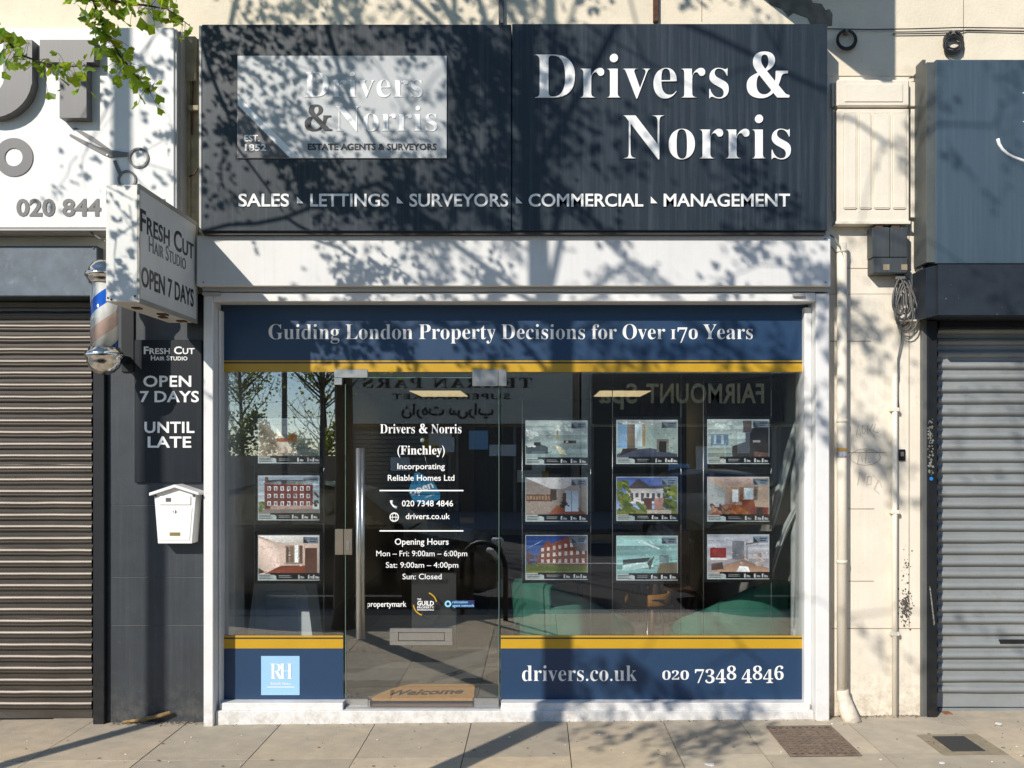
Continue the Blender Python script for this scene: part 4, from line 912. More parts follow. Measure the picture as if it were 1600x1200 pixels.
for k, (a, b, y0, y1) in zip(ordn, spots):
    po = thing('property_poster', LBL[k], 'poster', P((a + b) / 2, y1 + 5, YPo), 'property posters hung in the window')
    mb = MB(); e = 5
    fbox(mb, a - e, b + e, y0 - e, y1 + e, YPo + .002, YPo + .014, .002); mb.build('bezel', M_bezel, po)
    mb = MB(); W, H = PX(b, YPo) - PX(a, YPo), PZ(y0, YPo) - PZ(y1, YPo); x0, z0 = PX(a, YPo), PZ(y1, YPo)
    mb.color((.66, .70, .70)); mb.box(x0, x0 + W, YPo, YPo + .0015, z0, z0 + H)
    lay = 0; rg = random.Random(k + 50)
    def put(pts, c, m=(.008, .145, .992, .985)):
        global lay, rg
        lay += 1; y = YPo - .0003 - lay * .000006
        mb.color(c); f_ = mb.poly([(x0 + W * (m[0] + (m[2] - m[0]) * u), y, z0 + H * (m[1] + (m[3] - m[1]) * v)) for u, v in pts][::1])
        if f_:
            for l_ in f_.loops:
                g_ = rg.uniform(.78, 1.25); l_[mb.cl] = (min(1, c[0] * g_), min(1, c[1] * g_), min(1, c[2] * g_), 1)
    pk = pic(k)
    pk = [(pts, tuple(.06 + .72 * x_ + .28 * sum(c) / 3 for x_ in c)) for pts, c in pk]
    for pts, c in pk: put(pts, c)
    def inside(pts, u, v):
        r_ = False
        for (a_, b1), (c_, d_) in zip(pts, pts[1:] + pts[:1]):
            if (b1 > v) != (d_ > v) and u < (c_ - a_) * (v - b1) / (d_ - b1) + a_: r_ = not r_
        return r_
    for _ in range(170):
        u, v = rg.uniform(.02, .98), rg.uniform(.02, .98); c = None
        for pts, cc in pk:
            if inside(pts, u, v): c = cc
        if c is None: continue
        g_ = rg.choice((.84, .9, .95, 1.05, 1.1, 1.16)); r1, r2 = rg.uniform(.005, .022), rg.uniform(.006, .03)
        if rg.random() < .3: r1 *= 1.8; r2 *= .4
        a0 = rg.uniform(0, 6.28); cl = lambda t: min(1, max(0, t))
        put([(cl(u + r1 * math.cos(a0 + a_ * 1.2566)), cl(v + r2 * math.sin(a0 + a_ * 1.2566))) for a_ in range(5)], tuple(min(.85, x_ * g_) for x_ in c))
    # maker's panel at the top right and the caption strip (unreadable in the photograph)
    put([(.74, .80), (.99, .80), (.99, .97), (.74, .97)], (.40, .45, .50)); put([(.75, .81), (.83, .81), (.75, .95)], (.14, .17, .22)); put([(.85, .90), (.97, .90), (.97, .93), (.85, .93)], (.16, .19, .25)); put([(.85, .84), (.95, .84), (.95, .87), (.85, .87)], (.16, .19, .25))
    F_ = (0, 0, 1, 1)
    put([(.30, .02), (1, .02), (1, .125), (.2, .155), (.3, .1)], (.02, .022, .028), F_); put([(.2, .125), (1, .125), (1, .165), (.2, .165)], (.05, .055, .06), F_)
    rr = random.Random(k); cs = rr.uniform(-.06, .06)
    for r_ in range(3): put([(.02, .035 + .035 * r_), (.02 + rr.uniform(.18, .26), .035 + .035 * r_), (.02 + .18, .053 + .035 * r_), (.02, .053 + .035 * r_)], (.30, .32, .33), F_)
    for r_ in range(2): put([(.34, .06 + .035 * r_), (.34 + rr.uniform(.16, .24), .06 + .035 * r_), (.34 + .16, .08 + .035 * r_), (.34, .08 + .035 * r_)], (.45, .46, .47), F_)
    for u in (.60 + cs, .76 + cs, .88 + cs * .3):
        put([(u, .04), (u + .025, .04), (u + .025, .13), (u, .12)], (.72, .73, .74), F_); put([(u + .04, .045), (u + .10, .045), (u + .10, .08), (u + .04, .10)], (.62, .63, .64), F_)
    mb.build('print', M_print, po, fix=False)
for i, px in enumerate((398, 506, 816, 923, 957, 1064, 1099, 1205)):
    x = PX(px, YPo + .02); mb = MB(); mb.tube([(x, YPo + .02, .35), (x, YPo + .02, 2.22)], .0022, 6)
    near = ('left column', 'left column', 'first right hand column', 'first right hand column', 'middle right hand column', 'middle right hand column', 'last right hand column', 'last right hand column')[i]
    tag(mb.build('display_cable', M_wire), 'thin steel display cable at the %s edge of the %s of posters' % ('left' if i % 2 == 0 else 'right', near), 'cable', 'display cables in the window')

# ---- furniture behind the window
def tub_chair(name, label, cx, cy, face, hi, lo):
    o = thing(name, label, 'armchair', (cx, cy, .05), 'green armchairs')
    f0 = R(face)
    mb = MB(); n = 28; ro, ri = .42, .33
    rows = []
    for i in range(n + 1):
        a = -118 + 236 * i / n; k = math.cos(R(min(abs(a), 118)) * .72); h = lo + (hi - lo) * max(0, k) ** 1.6
        if abs(a) > 100: h -= .05 * ((abs(a) - 100) / 18) ** 2
        ang = f0 + math.pi + R(a); ca, sa = math.cos(ang), math.sin(ang)
        fl = 1.10
        rows.append([mb.bm.verts.new((cx + r * ca, cy + r * sa, z)) for r, z in ((ro, .14), (ro * fl, h - .03), (ro * fl - .02, h), (ri * fl + .01, h), (ri * fl - .01, h - .03), (ri, .40), (ri, .14))])
    for A, B_ in zip(rows, rows[1:]):
        for q in range(6): mb.face([A[q], A[q + 1], B_[q + 1], B_[q]], True)
    mb.face(rows[0]); mb.face(rows[-1][::-1]); mb.build('backrest', M_velvet, o)
    mb = MB(); mb.lathe([(0, .30), (.30, .30), (.325, .33), (.325, .43), (.30, .47), (.2, .485), (0, .485)], (cx, cy, 0), 28); mb.build('seat', M_velvet, o)
    for q in range(4):
        a = f0 + R(45 + 90 * q); mb = MB(); mb.tube([(cx + .30 * math.cos(a), cy + .30 * math.sin(a), .05), (cx + .26 * math.cos(a), cy + .26 * math.sin(a), .31)], [.012, .018], 8); mb.build('leg', M_woodk, o)
tub_chair('armchair', 'green velvet tub armchair behind the window, facing right towards the tray', .27, 1.0, 38, .80, .50)
tub_chair('armchair', 'green velvet tub armchair behind the window, facing left towards the tray', 1.36, .95, 138, .80, .50)
st = thing('side_table', 'small round black side table between the green armchairs', 'side table', (.80, 1.15, .05))
mb = MB(); mb.lathe([(0, .545), (.205, .545), (.21, .55), (.21, .558), (.205, .562), (0, .562)], (.80, 1.15, 0), 32); mb.build('top', M_bezel, st)
for q in range(3):
    a = R(30 + 120 * q); mb = MB(); mb.tube([(.80 + .19 * math.cos(a), 1.15 + .19 * math.sin(a), .05), (.80 + .15 * math.cos(a), 1.15 + .15 * math.sin(a), .545)], .009, 8); mb.build('leg', M_steel, st)
tr = thing('wooden_tray', 'round honey coloured wooden tray with a dark grip slot on the side table', 'tray', (.82, 1.15, .563))
mb = MB(); mb.lathe([(0, .563), (.165, .563), (.17, .57), (.17, .645), (.165, .65), (.158, .65), (.155, .645), (.155, .58), (0, .58)], (.82, 1.15, 0), 36); mb.build('rim', M_wood, tr)
mb = MB(); mb.box(.83, .93, .978, .992, .605, .618, .004); mb.build('grip_slot', M_black, tr)
random.seed(2)
for k in range(6):
    a = 6.283 * k / 6; x, y = .82 + .09 * math.cos(a), 1.15 + .09 * math.sin(a); h = random.uniform(.14, .22)
    mb = MB(); mb.lathe([(0, .581), (.026, .581), (.030, .60), (.030, .581 + h * .55), (.012, .581 + h * .75), (.012, .581 + h), (0, .581 + h)], (x, y, 0), 14)
    tag(mb.build('bottle', mat('bottle_amber', (.06, .035, .012), .15, var=0)), 'small dark amber bottle standing in the wooden tray', 'bottle', 'bottles in the tray')
# grey display stand under the left posters
mb = MB(); Yk = .62
fpoly(mb, [(398, 906), (470, 906), (478, 915), (490, 1010), (384, 1010)], Yk, Yk + .3); gs = mb.build('display_stand', mat('stand_grey', (.75, .80, .82), .6, var=.08, vscale=4)); tag(gs, 'tapered pale grey stand under the left column of posters', 'stand')
mb = MB(); fpoly(mb, [(416, 924), (463, 924), (466, 1010), (414, 1010)], Yk - .012, Yk - .001); p_ = mb.build('front_panel', mat('stand_grey2', (.62, .70, .74), .5, var=.08)); p_.parent = gs
# monitor on brackets
mo = thing('wall_monitor', 'black monitor angled on two arms above the top right poster', 'monitor', (1.5, 1.0, 2.05))
Mm = Matrix.Translation((1.50, 1.0, 2.05)) @ Matrix.Rotation(R(-20), 4, 'Z') @ Matrix.Rotation(R(12), 4, 'X') @ Matrix.Rotation(R(-5), 4, 'Y')
mb = MB(); mb.box(-.27, .27, 0, .05, -.17, .17, .006, M=Mm); mb.build('case', M_bezel, mo)
mb = MB(); mb.box(-.255, .255, -.002, -.0005, -.155, .155, M=Mm); mb.build('screen', mat('off_screen', (.02, .02, .025), .1, var=0), mo)
mb = MB(); mb.box(1.5, 1.79, 1.06, 1.09, 2.13, 2.16); mb.box(1.5, 1.79, 1.06, 1.09, 2.00, 2.03); mb.build('arm', M_bezel, mo)
# white drape and pipe at the right of the window
mb = MB(); x = PX(1242, .5); mb.tube([(x, .5, .06), (x, .5, 1.72)], .028, 12); tag(mb.build('white_pipe', M_cloth), 'white vertical pipe inside the window beside the right frame post', 'pipe')
mb = MB()
def drape(pts, wv):
    rows = []
    for i, (a, b_) in enumerate(pts):
        rows.append([mb.bm.verts.new(P(a + wv[i] * j / 6, b_ + 2 * math.sin(j * 2.1), .46 + .018 * math.sin(j * 1.9 + i * .4))) for j in range(7)])
    for A, B_ in zip(rows, rows[1:]):
        for j in range(6): mb.face([A[j], A[j + 1], B_[j + 1], B_[j]], True)
drape([(1250, 632), (1238, 668), (1226, 706), (1214, 752), (1206, 800), (1203, 826)], [3, 10, 15, 15, 9, 5]); drape([(1250, 780), (1235, 800), (1220, 828), (1208, 868), (1200, 908)], [2, 9, 11, 8, 4])
drape([(1246, 700), (1244, 780), (1243, 860), (1240, 990)], [7, 9, 9, 12])
o = mb.build('drape', M_cloth, fix=False); sm = o.modifiers.new('thickness', 'SOLIDIFY'); sm.thickness = .004
tag(o, 'white fabric drape gathered at the right end of the window', 'curtain')
mb = MB(); fbox(mb, 1240, 1254, 985, 1010, .40, .48, .01); fbox(mb, 1243, 1251, 978, 985, .42, .46, .005); tag(mb.build('cable_reel', M_cloth), 'small white plastic reel at the foot of the white pipe', 'reel')
# door mat
dm = tag(MB().build('door_mat', M_mat), 'brown coir door mat lettered Welcome just inside the glass door', 'door mat')
mb = MB(); mb.prism([(-1.03, .34), (-.98, .45), (-.93, .52), (-.87, .56), (-.47, .58), (-.43, .55), (-.412, .22), (-.42, .205), (-1.06, .20), (-1.075, .22)], .086, .104, 'z'); o2 = mb.build('pad', M_mat, dm)
mb = MB(); V, F, cp = layout('Welcome', 'sans', .022, 4); e = ext(V); k_ = .50 / (e[1] - e[0])
mb.add([(-1.0 + (v[0] - e[0]) * k_ + .25 * v[1] * k_, .265 + v[1] * k_ * 1.5 + (v[0] - e[0]) * k_ * .10, .1045 + (v[2] + .5) * .002) for v in V], F); mb.build('lettering', M_dark, dm)
# open tag hanging inside the door
ot = thing('open_tag', 'blue open tag hanging tilted on strings inside the glass door', 'sign', P(662, 770, .19))
Yo = .185
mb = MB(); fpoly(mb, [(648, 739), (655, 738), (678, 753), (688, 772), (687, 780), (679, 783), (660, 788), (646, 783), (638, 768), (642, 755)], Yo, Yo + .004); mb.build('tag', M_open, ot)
mb = MB(); text(mb, 'open', 641, 679, 768, 12, Yo - .0005, 'sans', .02, 3, None, 0, .001, 'F', R(20)); text(mb, 'come in', 664, 680, 776, 3.5, Yo - .0005, 'sans', .0, 2, None, 0, .001, 'F', R(20)); mb.build('lettering', M_lett, ot)
mb = MB(); mb.tube([P(651, 741, Yo), P(660, 696, Yo), P(672, 748, Yo)], .0015, 5); mb.build('string', M_wire, ot)
mb = MB(); mb.lathe([(0, -.012), (.012, -.012), (.016, 0), (0, 0)], P(660, 688, Yo - .008), 14, 'y'); mb.build('sucker', mat('sucker', (.4, .55, .6), .2, var=0), ot)
mb = MB(); fbox(mb, 643, 713, 896, 1016, .20, .26, .003); tag(mb.build('letter_cage', mat('cage_grey', (.05, .05, .048), .5, var=.05)), 'grey letter cage behind the silver letter plate of the door', 'letter cage')
# desks, chairs deep in the room
def desk(x, y, lab):
    o = thing('office_desk', lab, 'desk', (x, y, .05))
    mb = MB(); mb.box(x - .6, x + .6, y - .35, y + .35, .74, .77, .004); mb.build('top', M_plaster, o)
    for sx in (-.55, .55):
        mb = MB(); mb.box(x + sx - .02, x + sx + .02, y - .3, y + .3, .05, .739); mb.build('leg', M_intd, o)
def ochair(x, y, lab):
    o = thing('office_chair', lab, 'office chair', (x, y, .05))
    mb = MB(); mb.box(x - .22, x + .22, y - .22, y + .22, .46, .54, .03, 2); mb.build('seat', M_bezel, o)
    mb = MB(); mb.box(x - .21, x + .21, y + .2, y + .26, .58, 1.05, .03, 2); mb.build('backrest', M_bezel, o)
    mb = MB(); mb.tube([(x, y, .12), (x, y, .47)], .025, 8)
    for k in range(5): mb.tube([(x, y, .13), (x + .28 * math.cos(k * 1.257), y + .28 * math.sin(k * 1.257), .08)], .018, 6)
    mb.build('base', M_bezel, o)
desk(1.0, 4.2, 'pale office desk deep in the dim room beyond the armchairs'); ochair(1.0, 3.5, 'black office chair at the desk beyond the armchairs')
desk(-1.3, 6.8, 'pale office desk at the far left of the dim room'); ochair(-1.2, 6.0, 'black office chair at the far left of the dim room')
wc = thing('wooden_chair', 'brown wooden chair in the gloom beside the bottom right poster', 'chair', (1.15, 2.3, .05))
mb = MB(); mb.box(.95, 1.35, 2.1, 2.5, .46, .50, .01); mb.build('seat', M_woodk, wc)
mb = MB(); mb.box(.96, 1.34, 2.47, 2.50, .6, 1.0, .01); mb.build('backrest', M_woodk, wc)
for a in (.97, 1.33):
    for b_ in (2.12, 2.48): mb = MB(); mb.tube([(a, b_, .05), (a, b_, .46)], .017, 6); mb.build('leg', M_woodk, wc)
mb = MB()
rows = []
for z in (.06, 2.2): rows.append([mb.bm.verts.new((.95 + .45 * j / 30, 3.0 + .03 * math.sin(j * 1.3), z)) for j in range(31)])
for j in range(30): mb.face([rows[0][j], rows[0][j + 1], rows[1][j + 1], rows[1][j]], True)
o = mb.build('brown_curtain', mat('curtain_brown', (.10, .06, .035), .9, var=.1), fix=False); o.modifiers.new('thickness', 'SOLIDIFY').thickness = .004
tag(o, 'dark brown curtain hanging between the two right hand poster columns', 'curtain')

# ================================================================== THE STREET BEHIND THE CAMERA (seen in the glass)
def terrace(name, label, X0, X1, ztop, y, m, shopf):
    o = thing(name, label, 'building', ((X0 + X1) / 2, y, 0))
    mb = MB(); mb.box(X0, X1, y - 9, y, -.05, ztop); mb.build('wall', m, o)
    mb = MB(); mb.prism([(y - 9.3, ztop + .003), (y + .3, ztop + .003), (y - 4.5, ztop + .7)], X0 + .02, X1 - .02, 'x'); mb.build('roof', M_roof, o)
    n = max(2, int((X1 - X0) / 2.2))
    for k in range(n):
        cx = X0 + (X1 - X0) * (k + .5) / n
        mb = MB(); mb.box(cx - .55, cx + .55, y + .002, y + .06, 4.6, 6.2); wdw = mb.build('window', M_lett, o)
        mb = MB(); mb.box(cx - .48, cx + .48, y + .062, y + .066, 4.67, 6.13); mb.build('pane', M_fardark, wdw)
    for a, b_ in shopf:
        mb = MB(); mb.box(a, b_, y + .002, y + .05, -.02, 2.3); mb.build('shopfront', M_fardark, o)
        if a < -3 or a > 8:
            for k in range(18): mb = MB(); z_ = .05 + k * .12; mb.box(a + .1, b_ - .1, y + .0505, y + .075, z_, z_ + .085); mb.build('shutter_slat', M_farmetal, o)
        q = int((b_ - a) / 1.5)
        for k in range(q + 1): mb = MB(); x = a + (b_ - a) * k / q; mb.box(x - .04, x + .04, y + .051, y + .10, -.02, 2.3); mb.build('frame_post', M_farmetal, o)
    rp_ = random.Random(int(X0 * 10))
    for k in range(9):
        a = rp_.uniform(X0 + .5, X1 - 1.2); z_ = rp_.uniform(.7, 1.8); wd, ht = rp_.uniform(.3, .8), rp_.uniform(.3, .6)
        mb = MB(); mb.box(a, a + wd, y + .101, y + .106 + k * .003, z_, min(2.25, z_ + ht)); mb.build('window_poster', rp_.choice((M_farcream, M_lett, M_ltblue, M_gold)), o)
    return o
yo = -20.
terrace('terrace_building', 'brick terrace building opposite, reflected behind the door lettering', -5.32, 1.15, 6.7, yo, M_farwall, [(-5.2, -2.4), (-2.2, .95)])
terrace('terrace_building', 'cream terrace building opposite, reflected behind the right hand posters', 1.2, 8.4, 6.8, yo, M_farcream, [(1.5, 6.4), (6.6, 8.2)])
terrace('terrace_building', 'brick terrace building at the far right of the opposite side', 8.45, 16, 6.7, yo, M_farwall, [(8.8, 12), (12.2, 15.6)])
so = thing('supermarket_sign', 'pale supermarket fascia sign reflected behind the door glass', 'shop sign', (-2.4, yo, 2.4))
mb = MB(); mb.box(-5.25, .95, yo + .06, yo + .2, 2.38, 3.75); mb.build('panel', M_farcream, so)
mb = MB(); text_at(mb, 'TEHRAN PARS', -.15, -4.75, 3.36, .27, yo + .201, 'serif', 0, 3, None, .1, .02, 'B'); text_at(mb, 'SUPERMARKET', -.75, -3.95, 3.05, .15, yo + .201, 'sans', .01, 3, None, .08, .02, 'B')
text_at(mb, '\u067e\u0627\u0631\u0633 \u062a\u0647\u0631\u0627\u0646', -1.2, -3.7, 2.62, .30, yo + .201, 'sans', .02, 3, None, 0, .02, 'B'); mb.build('lettering', M_dark, so)
sf = thing('spa_sign', 'dark fascia sign reading Fairmount Spa in beige, reflected above the right posters', 'shop sign', (4, yo, 2.4))
mb = MB(); mb.box(1.5, 8.2, yo + .06, yo + .2, 2.38, 3.75); mb.build('panel', M_fardark, sf)
mb = MB(); text_at(mb, 'FAIRMOUNT', 6.15, 2.95, 2.95, .52, yo + .201, 'sans', .018, 4, None, .02, .04, 'B'); text_at(mb, 'Spa', 2.7, 1.68, 2.95, .52, yo + .201, 'sans', .018, 4, None, .02, .04, 'B'); mb.build('lettering', M_farbeige, sf)
mb = MB(); mb.box(-16, -5.4, -21, -20.8, -.05, 1.5); tag(mb.build('garden_wall', M_farwall), 'low brick garden wall across the road below the reflected trees', 'wall')
lp_ = thing('lamp_post', 'grey lamp post across the road, reflected as a thin line against the sky', 'lamp post', (-5.75, -15.5, 0))
mb = MB(); mb.tube([(-5.75, -15.5, -.02), (-5.75, -15.5, 7)], [.07, .05], 10); mb.build('pole', M_jbox, lp_); mb = MB(); mb.box(-5.85, -5.65, -15.6, -14.7, 7, 7.12, .02); mb.build('lamp_head', M_jbox, lp_)
l2 = thing('lamp_post', 'slim lamp post left of the camera casting its shadow down the dark pilaster', 'lamp post', (-4.60, -3.25, 0))
mb = MB(); mb.tube([(-4.60, -3.25, -.05), (-4.60, -3.25, 1.2), (-4.60, -3.25, 1.25), (-4.60, -3.25, 8)], [.075, .075, .058, .05], 14); mb.build('pole', M_jbox, l2)
mb = MB(); mb.box(-4.7, -4.5, -4.3, -3.2, 8, 8.12, .02); mb.build('lamp_head', M_jbox, l2)
hp = thing('cycle_stand', 'black hoop cycle stand on the pavement, reflected beside the letter plate', 'cycle stand', (-.55, -3.45, 0))
mb = MB(); pts = [Vector((-.78, -3.62, 0))] + [Vector((-.55, -3.45, .5)) + Vector((-.23 * math.cos(a), -.17 * math.cos(a), .26 * math.sin(a))) for a in [math.pi * i / 12 for i in range(13)]] + [Vector((-.32, -3.28, 0))]
mb.tube(pts, .025, 10); mb.build('hoop', M_rail, hp)
def car(name, label, x0, yc, m, zg):
    """nose towards +X, x0 = tail"""
    o = thing(name, label, 'car', (x0 + 2.1, yc, zg))
    prof = [(0, .35), (.02, .75), (.12, .92), (.9, .98), (3.0, .96), (3.9, .80), (4.15, .62), (4.2, .32), (3.9, .22), (.3, .22)]
    mb = MB()
    for a, b_, k in ((-.86, .86, 1),): mb.prism([(x0 + p[0], zg + p[1]) for p in prof], yc + a, yc + b_)
    bmesh.ops.recalc_face_normals(mb.bm, faces=mb.bm.faces[:]); bmesh.ops.bevel(mb.bm, geom=mb.bm.edges[:], offset=.06, segments=2, affect='EDGES'); mb.build('body', m, o)
    cab = [(.55, .96), (1.0, 1.36), (1.4, 1.45), (2.2, 1.44), (2.6, 1.36), (3.15, .95)]
    mb = MB(); A = [mb.bm.verts.new((x0 + p[0], yc - (.80 if p[1] < 1 else .60), zg + p[1])) for p in cab]; B_ = [mb.bm.verts.new((x0 + p[0], yc + (.80 if p[1] < 1 else .60), zg + p[1])) for p in cab]
    mb.face(A); mb.face(B_[::-1])
    for i in range(6): mb.face([A[i], B_[i], B_[(i + 1) % 6], A[(i + 1) % 6]])
    cabo = mb.build('cabin', m, o)
    for s in (-1, 1):
        for q in ([(.85, 1.0), (1.1, 1.32), (1.75, 1.38), (1.75, 1.0)], [(1.85, 1.0), (1.85, 1.38), (2.45, 1.33), (2.9, 1.0)]):
            mb = MB(); f = lambda z: .815 - (z - .96) * .50 * (.2 / .2) * .85
            A = [mb.bm.verts.new((x0 + p[0], yc + s * (f(p[1]) + .004), zg + p[1])) for p in q]; C_ = [mb.bm.verts.new((x0 + p[0], yc + s * (f(p[1]) - .03), zg + p[1])) for p in q]
            mb.face(A); mb.face(C_[::-1])
            for i in range(4): mb.face([A[i], A[(i + 1) % 4], C_[(i + 1) % 4], C_[i]])
            mb.build('side_window', M_glassdark, cabo)
    for x in (.75, 3.4):
        for s in (-1, 1):
            mb = MB(); mb.lathe([(.2, -.1), (.30, -.1), (.32, -.07), (.32, .07), (.30, .1), (.2, .1)], (x0 + x, yc + s * .80, zg + .32), 24, 'y'); wh = mb.build('wheel', M_tyre, o)
            mb = MB(); mb.lathe([(0, -.09), (.2, -.1), (.2, .1), (0, .09)], (x0 + x, yc + s * .80, zg + .32), 12, 'y'); mb.build('rim', M_steel, wh)
    for s in (-1, 1):
        mb = MB(); mb.box(x0 + 4.0, x0 + 4.17, yc + s * .62 - .14, yc + s * .62 + .14, zg + .60, zg + .72, .03); mb.build('headlight', M_lett, o)
    return o
car('parked_car', 'black parked car at our kerb, reflected low in the glass door', -4.6, -5.2, M_carb, -.14)
car('parked_car', 'black parked car added at our kerb to darken the lower right reflection', 1.35, -5.2, M_carb, -.14)  # added for its shadow on the pavement and dark reflection in the right window
car('parked_car', 'silver parked car across the road reflected behind the left posters', -9.6, -13.1, M_cars, -.14)
car('parked_car', 'silver parked car across the road reflected below the right posters', 1.6, -13.1, M_cars, -.14)
# ================================================================== TREES
def fan(mb, p, s, rr, col, droop=.3):
    """one ginkgo leaf: a notched fan on a short stalk"""
    n = Vector((rr.gauss(0, 1), rr.gauss(0, 1), rr.gauss(0, 1))).normalized()
    d = Vector((rr.gauss(0, 1), rr.gauss(0, 1), rr.gauss(0, .8) - droop)); d = (d - n * d.dot(n)).normalized(); u = n.cross(d)
    mb.color(col); c1, c2 = rr.uniform(-.05, .28), rr.uniform(-.05, .28)
    b = mb.bm.verts.new(p); l1 = mb.bm.verts.new(p + (d * .55 - u * .48) * s + n * c1 * s); l2 = mb.bm.verts.new(p + (d * .95 - u * .30) * s + n * .06 * s); m = mb.bm.verts.new(p + d * .82 * s)
    r2 = mb.bm.verts.new(p + (d * .97 + u * .28) * s + n * .06 * s); r1 = mb.bm.verts.new(p + (d * .55 + u * .50) * s + n * c2 * s)
    mb.face([b, l1, l2, m]); mb.face([b, m, r2, r1])
rt = random.Random(42)
def leafcol():
    k = rt.uniform(.75, 1.25); y = rt.uniform(-.12, .12); return (k * (1 + y), k, k * (1 - y))
def inframe(p, m=30):
    d = p.y + 6
    if d < .1: return False
    px, py = 840 + p.x * 1500 / d, 700 - (p.z - 1.72) * 1500 / d
    return -m < px < 1600 + m and -m < py < 1200 + m
tree = thing('ginkgo_tree', 'young ginkgo street tree with fresh green leaves reaching in at the top left', 'tree', (-1.87, -2.95, -.02))
TR = MB(); CR = MB()
tk = [Vector((-1.87, -2.95, -.1)), Vector((-1.87, -2.95, .1)), Vector((-1.86, -2.95, 1.5)), Vector((-1.88, -2.94, 3.0)), Vector((-1.86, -2.96, 4.5)), Vector((-1.9, -2.95, 5.8)), Vector((-1.88, -2.93, 7.2)), Vector((-1.8, -2.9, 8.2))]
TR.tube(tk, [.13, .10, .088, .082, .066, .046, .026, .01], 12)
def sw(px, py, t, Y=.0):
    """the place t metres in front of the wall whose shadow falls at that survey point of the wall"""
    p = P(px, py, Y); return p + Vector((-TX * t, -t, TZ * t))
nodes = [Vector((-1.87, -2.95, z)) for z in (3.4, 4.0, 4.6, 5.2, 5.8, 6.4, 7.0)]
def limb(pts, r0, r1):
    fine = []
    for a, b in zip(pts, pts[1:]):
        for k in range(4): fine.append(a.lerp(b, k / 4) + Vector((rt.gauss(0, .012), rt.gauss(0, .012), rt.gauss(0, .012))) * (1 if k else 0))
    fine.append(pts[-1]); n = len(fine)
    TR.tube(fine, [r0 + (r1 - r0) * i / (n - 1) for i in range(n)], 7); nodes.extend(fine[2:])
def trunk_at(z): return Vector((-1.87, -2.95, z))
# main limbs: given by where their shadows run over the sign, the wall and the window
L_ = [(5.6, [(560, -200, 2.3), (505, -20, 2.0), (560, 150, 1.8), (640, 320, 1.7), (690, 410, 1.7)], .028, .006),
      (5.2, [(700, -120, 2.6), (690, 60, 2.4), (748, 210, 2.3), (800, 335, 2.3)], .024, .006),
      (5.9, [(400, -240, 1.9), (330, 60, 1.7), (400, 260, 1.6), (470, 360, 1.6)], .024, .005),
      (6.3, [(940, -160, 3.2), (990, 60, 3.4), (1060, 200, 3.5)], .012, .004),
      (5.6, [(900, 40, 3.0), (960, 90, 3.1), (1100, 170, 3.2), (1230, 120, 3.3)], .010, .004),
      (4.4, [(900, 330, 3.2), (1000, 430, 3.5), (1130, 520, 3.8), (1230, 640, 4.0)], .024, .006),
      (3.9, [(880, 620, 3.3), (950, 760, 3.7), (1060, 900, 4.1), (1180, 1020, 4.3)], .022, .006),
      (5.4, [(1000, 30, 3.4), (1250, 150, 3.7), (1420, 230, 3.9), (1560, 230, 4.0)], .024, .006),
      (4.6, [(1000, 420, 3.6), (1200, 560, 4.0), (1300, 610, 4.2)], .018, .004),
      (4.3, [(780, 480, 2.8), (640, 470, 2.5), (540, 520, 2.4)], .02, .005),
      (6.6, [(720, -420, 2.6), (620, -300, 2.0), (480, -200, 1.7)], .02, .006),
      (4.0, [(960, 700, 3.6), (1180, 860, 4.2), (1300, 950, 4.4)], .016, .004)]
for z, pts, r0, r1 in L_: limb([trunk_at(z)] + [sw(*p) for p in pts], r0, r1)
def twig(p0, L, d, nl, size, keep=False, r=.0035, spread=.05):
    pts = []; p = p0.copy(); d = d.normalized(); st = L / 6
    for k in range(7):
        pts.append(p.copy()); d = (d + Vector((rt.gauss(0, .16), rt.gauss(0, .16), rt.gauss(0, .16) - .05))).normalized(); p = p + d * st
    if not keep and any(inframe(q, 90) for q in pts): return
    TR.tube(pts, [r * (1 - .11 * k) for k in range(7)], 5)
    spread *= rt.choice((.5, .8, 1.2, 1.7)); nl = int(nl * rt.choice((.45, .8, 1.0, 1.5))); size *= rt.choice((.75, 1.0, 1.15))
    for k in range(nl):
        f = rt.random() * 5.99; i = int(f); q = pts[i].lerp(pts[i + 1], f - i)
        q = q + Vector((rt.gauss(0, spread), rt.gauss(0, spread), rt.gauss(0, spread) - .02))
        if not keep and inframe(q, 60): continue
        fan(CR, q, size * rt.uniform(.7, 1.15), rt, leafcol())
    return pts
def region(px0, px1, py0, py1, n, t0, t1, nl=42, Y=0., L=(.30, .60), size=.050):
    for _ in range(n):
        p = sw(rt.uniform(px0, px1), rt.uniform(py0, py1), rt.uniform(t0, t1), Y)
        near = min(nodes, key=lambda q: (q - p).length)
        d = (p - near); far = d.length
        if d.length < .02: d = Vector((.3, .3, -.5))
        s = near.lerp(p, .15) if far < .5 else None
        if s is None:
            mid = near.lerp(p, .5) + Vector((0, 0, .06))
            if not (inframe(mid, 60) or inframe(p, 60)): TR.tube([near, mid, p], [.006, .005, .0035], 5)
            nodes.append(p.copy())
        dd = d.normalized() + Vector((rt.gauss(.25, .5), rt.gauss(0, .5), rt.gauss(-.45, .5)))
        twig(p, rt.uniform(*L), dd, nl, size)
region(330, 540, 20, 260, 34, 1.5, 2.3)
region(450, 560, 240, 350, 9, 1.5, 2.2)
region(560, 800, 30, 330, 32, 1.7, 2.8)
region(320, 820, -220, 20, 44, 1.8, 3.0)
region(500, 800, 370, 440, 7, 1.9, 2.7)
region(520, 800, 460, 590, 13, 1.9, 2.9)
region(800, 900, 0, 340, 14, 2.4, 3.2)
region(930, 1280, 10, 330, 6, 3.2, 4.0)
region(650, 900, 30, 350, 26, 2.8, 3.8)
region(1080, 1290, 365, 470, 9, 2.6, 3.4)
